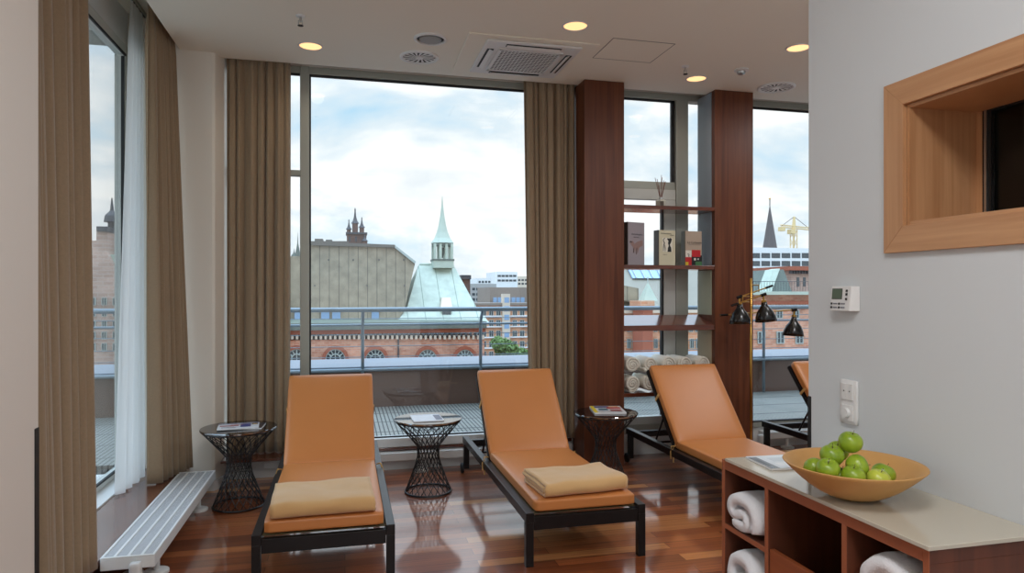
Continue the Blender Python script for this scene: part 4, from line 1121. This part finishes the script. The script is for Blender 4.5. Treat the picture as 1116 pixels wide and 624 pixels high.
# --- brick warehouse with arched windows and copper eaves
YF = 60.0
t = thing('brick_warehouse', 'long red brick warehouse with arched windows and green copper eaves', 'building', (0, YF + 8, GZ))
b = B(); wbox(b, 180, 528, 370, 0, YF, YF + 16, zb=GZ); obj('wall', b, 'brick', t, world=True)
b = B(); wbox(b, 180, 529.5, 359, 364, YF - .5, YF + 16.2); obj('cornice', b, 'brick_t', t, world=True)
b = B(); wbox(b, 180, 530.5, 352, 359.5, YF - .9, YF + 16.4); obj('eaves', b, 'copper_dk', t, world=True)
b = B(); pts_ = [W(180, 352, YF - .8), W(535, 352, YF - .8)]
hexa(b, [W(180, 353, YF - .85), W(530, 353, YF - .85), W(530, 353, YF - .85) + Vector((0, 6, 0)), W(180, 353, YF - .85) + Vector((0, 6, 0)),
         W(180, 348, YF + .8), W(524, 348, YF + .8), W(524, 348, YF + .8) + Vector((0, 4, 0)), W(180, 348, YF + .8) + Vector((0, 4, 0))])
obj('lower_roof', b, 'eave_green', t, world=True)
# corbel teeth: rows of pale and dark blocks, one part each row as stuff-like pattern
b = B(); xx = 182.0
while xx < 527: wbox(b, xx, xx + 2.6, 365, 369.5, YF - .35, YF + .1); xx += 5.2
obj('corbel_frieze', b, 'stone', t, world=True)
b = B(); xx = 184.6
while xx < 527: wbox(b, xx, xx + 2.2, 362.5, 366, YF - .42, YF + .1); xx += 5.2
obj('dark_frieze', b, 'slate', t, world=True)
b = B(); wbox(b, 433.5, 435, 366, 410, YF - .2, YF); obj('downpipe', b, 'slate', t, world=True)
for cx in (223, 270, 323.5, 365.5, 409, 465.6, 506.5):
    c = W(cx, 391, YF); r = .82
    b = B(); n = 20
    arc = lambda rr, z=0: [(c.x + rr * math.cos(PI * k / n), YF - .05, c.z + rr * 1.05 * math.sin(PI * k / n)) for k in range(n + 1)]
    pane = arc(r) + [(c.x - r, YF - .05, c.z - 2.2), (c.x + r, YF - .05, c.z - 2.2)]
    prism(b, pane, (0, .2, 0)); wn = obj('arched_window', b, 'gwin', t, world=True)
    b = B(); A, A2 = arc(r + .28), arc(r)
    for k in range(n): prism(b, [(A[k][0], YF - .22, A[k][2]), (A[k + 1][0], YF - .22, A[k + 1][2]), (A2[k + 1][0], YF - .22, A2[k + 1][2]), (A2[k][0], YF - .22, A2[k][2])], (0, .3, 0))
    obj('arch', b, 'brick_t', wn, world=True)
    b = B()
    for rr in (r - .03, r * .5): tube(b, [(x, YF - .1, z) for x, _, z in arc(rr)], .055, 6)
    for k in (4, 7, 10, 13, 16): a = PI * k / n; tube(b, [(c.x + r * .5 * math.cos(a), YF - .1, c.z + r * .52 * math.sin(a)), (c.x + r * math.cos(a), YF - .1, c.z + r * 1.05 * math.sin(a))], .045, 6)
    for x in (-.5, 0, .5): tube(b, [(c.x + x * r, YF - .1, c.z - 2.2), (c.x + x * r, YF - .1, c.z + (.4 if x else .5))], .045, 6)
    obj('glazing_bars', b, 'wframe', wn, world=True)
# --- grey clad hood
t = thing('clad_roof_building', 'large grey panel-clad roof block rising behind the brick warehouse', 'building', (-3, YF + 10, GZ))
YH = YF + 1.6
b = B(); prism(b, [W(337, 349, YH), W(337, 266, YH), W(430, 269, YH), W(452.5, 286, YH), W(441, 337, YH), W(434, 349, YH)], (0, 13, 0)); obj('wall', b, 'clad', t, world=True)
b = B(); prism(b, [W(230, 349, YH + .3), W(230, 300, YH + .3), W(318, 279, YH + .3), W(336.9, 279, YH + .3), W(336.9, 349, YH + .3)], (0, 13, 0)); obj('wall', b, 'clad', t, world=True)
b = B(); prism(b, [W(337, 267, YH - .3), W(337, 262.5, YH - .3), W(380, 262.5, YH - .3), W(380, 264.5, YH - .3), W(430.5, 266.5, YH - .3), W(430.5, 269.5, YH - .3)], (0, 13.5, 0)); obj('coping', b, 'clad_d', t, world=True)
b = B(); prism(b, [W(430.5, 267, YH - .3), W(453.5, 285, YH - .3), W(452, 287, YH - .3), W(430.5, 269.8, YH - .3)], (0, 13.5, 0)); obj('coping', b, 'wframe', t, world=True)
b = B(); wbox(b, 343, 352, 260, 263, YH + 1, YH + 3); wbox(b, 355, 362, 261, 264, YH + 1, YH + 3); obj('roof_box', b, 'clad_d', t, world=True)
for x0, x1 in ((321, 328), (350, 359), (362, 371), (405, 413)):
    b = B(); wbox(b, x0, x1, 338.5, 348, YH - .15, YH + .1); wn = obj('window', b, 'bwin', t, world=True)
    b = B(); wbox(b, x0 - 2, x1 + 2, 335, 338.3, YH - .3, YH + .1); obj('lintel', b, 'clad_d', wn, world=True)
b = B()
for px_, py_ in ((358, 283), (385, 283), (413, 283), (343, 311), (400, 311), (441, 311), (440, 283)): wbox(b, px_ - .6, px_ + .6, py_ - .7, py_ + .7, YH - .12, YH)
obj('fixing', b, 'slate', t, world=True)
# --- dark turret with three spires
YT = YF + 24
t = thing('brick_turret', 'dark old brick turret with three pointed slate caps on the skyline', 'tower', (W(388, 300, YT).x, YT, GZ))
sc_ = FOC / YT
def T(px_, py_): return W(px_, py_, YT)
X0, X1 = T(378, 0).x, T(399, 0).x
b = B(); box(b, X0, X1, YT - 1.3, YT + 1.3, GZ, T(388, 254.5).z); obj('body', b, 'brick_d', t, world=True)
b = B(); box(b, X0 - .12, X1 + .1, YT - 1.5, YT + 1.4, T(388, 256).z, T(388, 254).z); obj('ledge', b, 'slate', t, world=True)
for cx in (381, 388):
    b = B(); wbox(b, cx - 1, cx + 1, 257.5, 263, YT - 1.35, YT - 1.2); obj('arched_opening', b, 'slate', t, world=True)
for cx, yt, ye, yb, hw, cw in ((387, 226.5, 243, 255, 4.3, 2.9), (380.2, 239, 249.5, 256, 3.3, 2.1), (394.3, 236.5, 247.5, 256, 3.6, 2.4), (397, 257, 263, 268, 3.8, 2.8)):
    c = T(cx, yb); rr = cw * YT / FOC * 1.02; re = hw * YT / FOC; cy_ = YT if cx < 396 else YT - 1.6
    b = B(); lathe(b, [(0, c.z - (1 if cx < 396 else 4)), (rr, c.z - (1 if cx < 396 else 4)), (rr, T(cx, ye).z), (0, T(cx, ye).z)], (c.x, cy_, 0), n=8); s = obj('shaft', b, 'brick_d', t, world=True)
    ze, zt_ = T(cx, ye).z, T(cx, yt).z; H = zt_ - ze
    b = B(); lathe(b, [(0, ze - .1), (re, ze - .05), (re * .55, ze + H * .16), (re * .28, ze + H * .42), (re * .14, ze + H * .8), (re * .2, ze + H * .86), (.03, zt_)], (c.x, cy_, 0), n=8); obj('spire', b, 'slate', s, world=True)
# --- green copper roof with bell turret
YG = YF + .6
t = thing('copper_roof_building', 'steep pale green copper roof rising above the brick warehouse', 'building', (W(484, 300, YG).x, YG + 7, GZ))
b = B()
f = [W(432, 352, YG), W(534, 352, YG)]
YR = YG + 7
r0, r1 = W(457, 288, YR), W(494, 288, YR)
fl, frr = f; bl, br_ = fl + Vector((0, 14, 0)), frr + Vector((0, 14, 0))
# flared right hip: an extra low ring
m0, m1 = W(444, 334, YG + 2.2), W(519, 334, YG + 2.2)
m2, m3 = m1 + Vector((0, 9.5, 0)), m0 + Vector((0, 9.5, 0))
vs = [b.verts.new(p) for p in (fl, frr, br_, bl, m0, m1, m2, m3, r0, r1, r1 + Vector((0, .5, 0)), r0 + Vector((0, .5, 0)))]
for q in ((0, 1, 5, 4), (1, 2, 6, 5), (2, 3, 7, 6), (3, 0, 4, 7), (4, 5, 9, 8), (5, 6, 10, 9), (6, 7, 11, 10), (7, 4, 8, 11), (8, 9, 10, 11), (3, 2, 1, 0)): b.faces.new([vs[i] for i in q])
obj('roof', b, 'copper', t, world=True)
b = B(); tube(b, [r0, r1], .12, 8); obj('ridge_roll', b, 'copper_p', t, world=True)
b = B(); wbox(b, 481, 492.5, 334, 346, YG + 1.2, YG + 3.5); dm = obj('dormer', b, 'copper_p', t, world=True)
b = B(); wbox(b, 482, 491.5, 336, 345, YG + 1.1, YG + 1.25); obj('window', b, 'gwin', dm, world=True)
b = B(); prism(b, [W(480.5, 334.5, YG + 1.0), W(493, 334.5, YG + 1.0), W(491, 324, YG + 2.6), W(481.5, 324, YG + 2.6)], (0, .8, 0)); obj('dormer_roof', b, 'stone', dm, world=True)
YB_ = YR - .5
t = thing('bell_turret', 'slender green copper bell turret with a needle spire on the copper roof', 'spire', (W(482, 289, YB_).x, YB_, az(482, 289, YB_)))
c = W(482, 289, YB_); k_ = YB_ / FOC
zf = lambda py_: az(482, py_, YB_)
b = B(); box(b, c.x - 11 * k_, c.x + 11 * k_, YB_ - 11 * k_, YB_ + 11 * k_, zf(292), zf(283.5)); obj('base', b, 'copper_p', t, world=True)
b = B(); box(b, c.x - 11.6 * k_, c.x + 11.6 * k_, YB_ - 11.6 * k_, YB_ + 11.6 * k_, zf(284.5), zf(282.5)); obj('moulding', b, 'copper_dk', t, world=True)
for sx in (-1, -.35, .35, 1):
    for sy in (-1, 1):
        b = B(); x = c.x + sx * 9.2 * k_; y = YB_ + sy * 9.2 * k_; box(b, x - .12, x + .12, y - .12, y + .12, zf(283), zf(266)); obj('post', b, 'copper_p', t, world=True)
b = B(); box(b, c.x - 10.5 * k_, c.x + 10.5 * k_, YB_ - 10.5 * k_, YB_ + 10.5 * k_, zf(268), zf(265)); obj('beam', b, 'copper_dk', t, world=True)
b = B()
prof = [(13 * k_, 265), (9 * k_, 259.5), (6.3 * k_, 253), (4.4 * k_, 246), (2.2 * k_, 234), (1.0 * k_, 224), (.25 * k_, 214)]
rg = []
for rr, py_ in prof:
    z_ = zf(py_); rg.append([b.verts.new((c.x + rr * math.cos(a), YB_ + rr * math.sin(a), z_)) for a in [PI / 8 + k * PI / 4 for k in range(8)]])
for A_, B_2 in zip(rg, rg[1:]):
    for k in range(8): b.faces.new([A_[k], A_[(k + 1) % 8], B_2[(k + 1) % 8], B_2[k]])
b.faces.new(rg[0]); b.faces.new(rg[-1])
obj('spire', b, 'copper_p', t, world=True)
b = B(); lathe(b, [(0, 0), (.09, 0), (.22, .5), (.26, .9), (0, 1.1)], (c.x, YB_, zf(281)), n=12); obj('bell', b, 'copper_dk', t, world=True)
# chimney
t = thing('chimney', 'dark brick chimney stack at the right edge of the copper roof', 'chimney', (W(508, 322, YR).x, YR + 3, az(508, 330, YR)))
b = B(); wbox(b, 504.5, 512.5, 303, 335, YR + 2, YR + 3.2); obj('stack', b, 'brick_d', t, world=True)
b = B(); wbox(b, 503, 513.5, 299.5, 304, YR + 1.8, YR + 3.4); obj('cap', b, 'slate', t, world=True)
# --- distant town between the copper roof and the curtain
def block(name, label, x0, x1, yt, Y, D, mat, grids=(), extra=None):
    t = thing(name, label, 'building', (ax((x0 + x1) / 2, Y), Y + D / 2, GZ))
    b = B(); wbox(b, x0, x1, yt, 0, Y, Y + D, zb=GZ); obj('wall', b, mat, t, world=True)
    for g in grids: wins(t, *g[:6], Y, **(g[6] if len(g) > 6 else {}))
    if extra: extra(t)
    return t
def ex(t):
    for yy in (343.5, 355, 366.5, 378):
        b = B(); wbox(b, 506, 610, yy, yy + 1.3, 131.6, 132.2); obj('string_course', b, 'conc', t, world=True)
    b = B(); wbox(b, 505, 611, 330, 332.5, 131.4, 139.2); obj('cornice', b, 'conc_b', t, world=True)
    b = B(); wbox(b, 548, 556, 320, 392, 131.0, 132.5); obj('stair_tower', b, 'stone', t, world=True)
    wins(t, 549, 555.5, 322, 388, 1, 7, 131.0, fw=.8, fh=.6, mat='bwin')
block('brick_office', 'pale red brick office block with rows of white-framed windows behind the tree', 506, 610, 331, 132, 7, 'brick_o',
      [(508, 547, 335, 392, 5, 5, dict(fw=.5, fh=.55, frame='wframe')), (557, 605, 335, 392, 6, 5, dict(fw=.5, fh=.55, frame='wframe'))], ex)
block('flat_roofed_office', 'low brown-grey office storey with a flat roof above the brick block', 534, 620, 313, 140, 14, 'conc_b', [(537, 572, 322, 331, 7, 1, dict(fw=.8, fh=.6, mat='bwin'))])
block('white_office', 'white office block with ribbon windows on the skyline beside the curtain', 541, 564, 296, 210, 16, 'conc', [(542, 563, 298, 308, 5, 2, dict(fw=.85, fh=.45))])
block('pale_office', 'pale terraced office rooftops beside the dark chimney', 512, 541, 309, 170, 16, 'conc_g', [(514, 540, 312, 329, 6, 3, dict(fw=.7, fh=.5))])
block('low_white_building', 'small white rooftop building behind the chimney', 520, 536, 303, 200, 12, 'conc', [(521, 535, 305, 309, 4, 1, dict(fw=.7, fh=.6))])
block('beige_office', 'beige office rooftop at the edge of the brown curtain', 562, 600, 301, 230, 16, 'stone', [(564, 598, 303, 311, 9, 2, dict(fw=.7, fh=.5))])
# --- trees
def tree(label, px_, py_, Y, r, seed, n=2600):
    c = W(px_, py_, Y); rr = random.Random(seed)
    t = thing('tree', label, 'tree', (c.x, Y, GZ))
    b = B()
    blobs = [(Vector((rr.uniform(-.6, .6), rr.uniform(-.5, .5), rr.uniform(-.45, .5))) * r, r * rr.uniform(.4, .62)) for _ in range(9)]
    for _ in range(n):
        o, br2 = rr.choice(blobs); d_ = Vector((rr.gauss(0, 1), rr.gauss(0, 1), rr.gauss(0, 1))).normalized()
        p = c + o + d_ * br2 * rr.uniform(.75, 1.05); s = rr.uniform(.12, .26)
        u_ = Vector((rr.gauss(0, 1), rr.gauss(0, 1), rr.gauss(0, 1))).normalized(); v_ = u_.cross(d_).normalized() * s; u_ = u_ * s
        b.faces.new([b.verts.new(p + u_), b.verts.new(p + v_), b.verts.new(p - u_), b.verts.new(p - v_)])
    obj('crown', b, 'leaf', t, world=True)
    b = B(); tube(b, [(c.x, Y, GZ), (c.x, Y, c.z)], [.5, .2], 8)
    for k in range(5): a = k * 1.3; tube(b, [(c.x, Y, c.z - r * .6), (c.x + r * .5 * math.cos(a), Y + r * .5 * math.sin(a), c.z + r * .3)], [.16, .05], 6)
    obj('trunk', b, 'bark', t, world=True)
tree('round green tree in front of the pale brick office', 551, 380, 92, 1.9, 1, 4200)
tree('small green tree beside the curtain, half hidden behind the railing', 569, 386, 96, 1.2, 2, 1800)
# --- buildings seen between the shelves and through the right window
YQ = 46
def ex2(t):
    # pitched grey roof with glazed strip
    b = B(); prism(b, [W(660, 336, YQ + .5), W(660, 289, YQ + 7), W(772, 289, YQ + 7), W(772, 336, YQ + .5)], (0, .6, 0)); rf = obj('roof', b, 'clad_p', t, world=True)
    b = B(); prism(b, [W(690, 303, YQ + 4.6), W(684, 291, YQ + 6.2), W(735, 291, YQ + 6.2), W(735, 303, YQ + 4.6)], (0, .2, 0)); sk = obj('rooflight', b, 'bwin', rf, world=True)
    b = B()
    for k in range(5): tube(b, [W(694 + k * 9, 303, YQ + 4.5), W(688 + k * 9, 291, YQ + 6.1)], .05, 6)
    obj('glazing_bar', b, 'wframe', sk, world=True)
    b = B(); wbox(b, 660, 772, 335, 341, YQ - .4, YQ + .3); obj('cornice', b, 'stone', t, world=True)
    b = B(); prism(b, [W(681, 327, YQ - .2), W(681, 311, YQ - .2), W(696, 314, YQ - .2), W(696, 330, YQ - .2)], (0, 2.2, 0)); obj('dormer', b, 'clad', t, world=True)
block('rooflight_warehouse', 'orange brick warehouse with grey roof and glass rooflight seen through the shelves', 660, 772, 341, YQ, 10, 'brick_o',
      [(682, 700, 352, 362, 3, 1, dict(fw=.5, fh=.8, frame='wframe')), (711, 735, 352, 362, 4, 1, dict(fw=.5, fh=.8, frame='wframe')), (682, 700, 368, 380, 3, 1, dict(fw=.5, fh=.8, frame='wframe')), (711, 770, 368, 380, 9, 1, dict(fw=.5, fh=.8, frame='wframe')), (742, 770, 352, 362, 4, 1, dict(fw=.5, fh=.8, frame='wframe'))], ex2)
t = thing('stair_turret', 'small brick stair turret with a pale green pointed roof seen through the shelves', 'tower', (W(706, 330, YQ - .8).x, YQ - .8, GZ))
b = B(); wbox(b, 700.5, 711.5, 335, 0, YQ - 2.2, YQ - .5, zb=GZ); obj('wall', b, 'brick_t', t, world=True)
b = B(); wbox(b, 698.5, 713.5, 327.5, 336, YQ - 2.4, YQ - .5); obj('belfry', b, 'brick_o', t, world=True)
c = W(706, 327.5, YQ - 1.5); k_ = YQ / FOC
b = B(); q = 8.3 * k_; zt_ = az(706, 307, YQ - 1.5)
vs = [b.verts.new(p) for p in ((c.x - q, YQ - 1.5 - q, c.z), (c.x + q, YQ - 1.5 - q, c.z), (c.x + q, YQ - 1.5 + q, c.z), (c.x - q, YQ - 1.5 + q, c.z), (c.x, YQ - 1.5, zt_))]
for f_ in ((0, 1, 4), (1, 2, 4), (2, 3, 4), (3, 0, 4), (3, 2, 1, 0)): b.faces.new([vs[i] for i in f_])
obj('pointed_roof', b, 'copper_p', t, world=True)
b = B(); tube(b, [(c.x, YQ - 1.5, zt_ - .1), (c.x, YQ - 1.5, zt_ + .35)], .04, 6); obj('finial', b, 'wframe', t, world=True)
# right-hand brick warehouse
YS = 52
def ex3(t):
    b = B(); wbox(b, 790, 960, 317.5, 321, YS - .7, YS + 9); obj('eaves', b, 'copper_p', t, world=True)
    b = B(); wbox(b, 790, 960, 328, 331.5, YS - .3, YS); obj('cornice', b, 'brick_t', t, world=True)
    b = B(); xx = 818.0
    while xx < 900: wbox(b, xx, xx + 1.6, 331.5, 335, YS - .25, YS); xx += 3.2
    obj('corbel_frieze', b, 'stone', t, world=True)
    b = B()
    for k in range(30): p = W(818 + k * 3, 317, YS - .3); tube(b, [p, p + Vector((0, 0, .8))], .02, 5)
    tube(b, [W(800, 306.5, YS - .3), W(920, 306.5, YS - .3)], .025, 5); obj('roof_railing', b, 'slate', t, world=True)
block('right_warehouse', 'red brick warehouse with a green eaves line beyond the right window', 790, 960, 320, YS, 9, 'brick',
      [(822, 876, 338, 346, 3, 1, dict(fw=.3, fh=1, frame='wframe')), (819, 881, 361, 374, 3, 1, dict(fw=.32, fh=.9, frame='wframe')), (819, 881, 382, 396, 3, 1, dict(fw=.32, fh=.9, frame='wframe'))], ex3)
t = thing('copper_dormer_house', 'steep verdigris and slate roof dormer standing above the right warehouse', 'roof', (W(848, 320, YS + 2).x, YS + 3, az(848, 318, YS)))
b = B(); prism(b, [W(840, 317.5, YS + 1.5), W(847, 293.5, YS + 2.5), W(854, 293.5, YS + 2.5), W(863, 317.5, YS + 1.5)], (0, 4, 0)); obj('gable_front', b, 'copper_dk', t, world=True)
b = B(); prism(b, [W(834, 317.5, YS + 1.2), W(842.5, 294, YS + 2.3), W(850, 292.5, YS + 2.3), W(841, 317.5, YS + 1.2)], (0, 1.2, 0)); obj('roof_face', b, 'copper_p', t, world=True)
def ex4(t):
    b = B(); wbox(b, 861, 905, 290, 294.5, 67.4, 80); obj('cornice', b, 'brick_t', t, world=True)
    b = B(); xx = 862.0
    while xx < 900: wbox(b, xx, xx + 1.5, 294.5, 298, 67.6, 68); xx += 3
    obj('corbel_frieze', b, 'slate', t, world=True)
block('brick_tower_block', 'square brick tower house with corbelled cornice near the wall edge', 862.5, 905, 292, 68, 12, 'brick_g', [(866, 880, 302, 312, 2, 1, dict(fw=.4, fh=1))], ex4)
block('mixed_rooftops', 'dark rooftops and brick gables below the white office', 815, 864, 302, 85, 12, 'brick_g', [(819, 835, 305, 314, 4, 1, dict(fw=.5, fh=.8, frame='wframe'))])
t = thing('green_spire_house', 'small green pyramid roof beside the brass lamp pole', 'roof', (W(825, 305, 80).x, 80, az(825, 305, 80)))
c = W(825, 305, 84); b = B(); lathe(b, [(0, c.z), (5 * 84 / FOC, c.z), (0, az(825, 290, 84))], (c.x, 84, 0), n=4); obj('pointed_roof', b, 'copper_p', t, world=True)
b = B(); box(b, c.x - .4, c.x + .4, 83.6, 84.4, GZ, c.z); obj('wall', b, 'brick_g', t, world=True)
def ex5(t):
    pass
block('modern_office', 'long white modern office with gridded ribbon windows on the skyline', 806, 960, 270.5, 150, 20, 'conc',
      [(818, 884, 274, 300, 6, 3, dict(fw=.86, fh=.64))])
t = thing('church_spire', 'tall dark slate church spire rising behind the white office', 'spire', (W(839, 270, 240).x, 240, GZ))
c = W(839, 270, 240); b = B(); lathe(b, [(0, GZ), (8.6 * 240 / FOC, GZ), (8.6 * 240 / FOC, c.z), (0, az(839, 222, 240))], (c.x, 240, 0), n=8); obj('spire', b, plain('weathered_slate', (98, 90, 88), .7), t, world=True)
b = B(); tube(b, [(c.x, 240, az(839, 224, 240)), (c.x, 240, az(839, 216.5, 240))], .18, 6); obj('finial', b, 'slate', t, world=True)
b = B(); lathe(b, [(0, -.5), (.5, 0), (0, .5)], (c.x, 240, az(839, 216.5, 240)), n=8); obj('ball', b, 'brass', t, world=True)
YK = 260; t = thing('tower_crane', 'yellow tower crane on the skyline beyond the right window', 'crane', (W(865, 270, YK).x, YK, GZ))
def lattice(b, P, Q, w_, n_, r_=.16):
    P, Q = Vector(P), Vector(Q); ax_ = (Q - P).normalized(); s_ = Vector((0, 1, 0)) * w_; u2 = ax_.cross(Vector((0, 1, 0))) * w_
    cs = [s_ + u2, s_ - u2, -s_ - u2, -s_ + u2]
    for o_ in cs: tube(b, [P + o_, Q + o_], r_, 5)
    for i in range(n_):
        a_, c2 = P.lerp(Q, i / n_), P.lerp(Q, (i + 1) / n_)
        for k in range(4): tube(b, [a_ + cs[k], c2 + cs[(k + 1) % 4]], r_ * .7, 4)
b = B(); lattice(b, (W(865, 270, YK).x, YK, GZ), W(865, 250, YK), 1.0, 14, .2); obj('mast', b, 'crane', t, world=True)
b = B(); lattice(b, W(851, 246, YK), W(885, 249.5, YK), .5, 14, .15); obj('jib', b, 'crane', t, world=True)
b = B(); tube(b, [W(865, 250, YK), W(865.5, 236, YK)], [.9, .5], 6); obj('apex', b, 'crane', t, world=True)
b = B(); wbox(b, 862.5, 867.5, 249.5, 254.5, YK - 1.5, YK + 1.5); obj('cab', b, 'crane', t, world=True)
b = B(); wbox(b, 851, 856, 247, 251.5, YK - 1, YK + 1); obj('counterweight', b, 'crane', t, world=True)
b = B(); tube(b, [W(865.5, 236, YK), W(882, 249, YK)], .12, 5); tube(b, [W(865.5, 236, YK), W(852, 246, YK)], .12, 5); obj('cable', b, 'slate', t, world=True)
# --- seen through the left window and the narrow light
YL = 40
def ex6(t):
    b = B(); wbox(b, 105, 117, 246.5, 252, YL - .2, YL + 1.4); obj('gable_cap', b, 'slate', t, world=True)
    b = B(); prism(b, [W(117, 277, YL + .4), W(132, 277, YL + .4), W(150, 312, YL + .4), W(134, 312, YL + .4)], (0, 6, 0)); obj('copper_roof', b, 'copper_p', t, world=True)
t = thing('stepped_gable_house', 'greyed brick house with stepped gable seen through the side window', 'building', (ax(95, YL), YL + 4, GZ))
b = B(); prism(b, [W(-60, 700, YL), W(-60, 262, YL), W(105, 262, YL), W(105, 250, YL), W(117, 250, YL), W(117, 276, YL), W(134, 312, YL), W(134, 700, YL)], (0, 8, 0)); obj('wall', b, 'brick_g', t, world=True)
ex6(t)
b = B(); tube(b, [W(122, 278, YL + 2), W(122, 258, YL + 2)], .35, 10); tube(b, [W(122, 258, YL + 2), W(122, 240, YL + 2)], .2, 10); obj('chimney_pot', b, 'slate', t, world=True)
b = B(); lathe(b, [(0, 0), (.42, .05), (.36, .4), (.1, .7), (.03, 1.4), (0, 1.4)], W(122, 243, YL + 2), n=10); obj('finial', b, 'slate', t, world=True)
wins(t, 60, 132, 322, 384, 6, 5, YL, fw=.35, fh=.6, frame='wframe')
t = thing('orange_brick_house', 'orange brick house front with arched door seen through the side window', 'building', (ax(150, YL + 4), YL + 6, GZ))
b = B(); wbox(b, 128, 178, 310, 0, YL + 9, YL + 14, zb=GZ); obj('wall', b, 'brick_o', t, world=True)
wins(t, 131, 176, 316, 384, 6, 6, YL + 9, fw=.5, fh=.5, frame='wframe')
t = thing('twin_spires', 'pair of thin green spires on the skyline at the narrow window', 'spire', (W(322, 290, 150).x, 150, GZ))
for px_, top in ((320.5, 270), (324.5, 252)):
    c = W(px_, 292, 150); b = B(); lathe(b, [(0, GZ), (.6, GZ), (.6, az(px_, 279, 150)), (.12, az(px_, (top + 279) / 2, 150)), (0, az(px_, top, 150))], (c.x, 150, 0), n=8); obj('spire', b, 'copper_dk', t, world=True)

# ------------------------------------------------------------------ sky: overcast, brighter towards the zenith
SKY = .83
wd = bpy.data.worlds.new('sky'); bpy.context.scene.world = wd; wd.use_nodes = True; nt = wd.node_tree; bg = nt.nodes['Background']
tc = nt.nodes.new('ShaderNodeTexCoord'); mp = nt.nodes.new('ShaderNodeMapping'); mp.inputs['Scale'].default_value = (1.0, 1.0, 2.6); mp.inputs['Location'].default_value = (.35, .2, .4)
nt.links.new(tc.outputs['Generated'], mp.inputs['Vector'])
n1 = nt.nodes.new('ShaderNodeTexNoise'); n1.inputs['Scale'].default_value = 2.6; n1.inputs['Detail'].default_value = 9; n1.inputs['Roughness'].default_value = .55; n1.inputs['Distortion'].default_value = .25
nt.links.new(mp.outputs['Vector'], n1.inputs['Vector'])
cr = nt.nodes.new('ShaderNodeValToRGB'); e = cr.color_ramp.elements
e[0].position = .33; e[0].color = lin((176, 216, 242)); e[1].position = .44; e[1].color = lin((222, 234, 243))
for p, col in ((.50, (250, 252, 254)), (.58, (255, 255, 255)), (.66, (232, 238, 244))):
    q = e.new(p); q.color = lin(col)
nt.links.new(n1.outputs['Fac'], cr.inputs['Fac']); tz = nt.nodes.new('ShaderNodeMapRange'); tz.inputs['From Min'].default_value = .26; tz.inputs['From Max'].default_value = .55
sz = nt.nodes.new('ShaderNodeSeparateXYZ'); nt.links.new(tc.outputs['Generated'], sz.inputs[0]); nt.links.new(sz.outputs['Z'], tz.inputs['Value'])
tm = nt.nodes.new('ShaderNodeMix'); tm.data_type = 'RGBA'; tm.blend_type = 'MULTIPLY'; tm.inputs[7].default_value = (.70, .86, 1.06, 1)
nt.links.new(tz.outputs[0], tm.inputs[0]); nt.links.new(cr.outputs['Color'], tm.inputs[6]); nt.links.new(tm.outputs[2], bg.inputs['Color'])
sx = nt.nodes.new('ShaderNodeSeparateXYZ'); nt.links.new(tc.outputs['Generated'], sx.inputs[0])
mr = nt.nodes.new('ShaderNodeMapRange'); mr.inputs['From Min'].default_value = .28; mr.inputs['From Max'].default_value = 1; mr.inputs['To Min'].default_value = SKY; mr.inputs['To Max'].default_value = SKY * 3.8
nt.links.new(sx.outputs['Z'], mr.inputs['Value']); nt.links.new(mr.outputs[0], bg.inputs['Strength'])

# ------------------------------------------------------------------ camera
cd = bpy.data.cameras.new('camera'); cam = bpy.data.objects.new('camera', cd); C.objects.link(cam)
cd.sensor_fit = 'HORIZONTAL'; cd.sensor_width = 36; cd.lens = 36 * FOC / 1116
cd.shift_y = (HY - 312) / 1116
cam.location = (0, 0, EYE); cam.rotation_euler = (PI / 2, 0, -TH)
cd.clip_start = .05; cd.clip_end = 2000
sc = bpy.context.scene; sc.camera = cam
sc.view_settings.view_transform = 'Standard'; sc.view_settings.look = 'None'; sc.view_settings.exposure = .52; sc.view_settings.gamma = 1; sc.view_settings.use_curve_mapping = False
sc.cycles.max_bounces = 10; sc.cycles.diffuse_bounces = 5; sc.cycles.glossy_bounces = 4; sc.cycles.transparent_max_bounces = 16; sc.cycles.use_denoising = True
sc.cycles.sample_clamp_indirect = 6
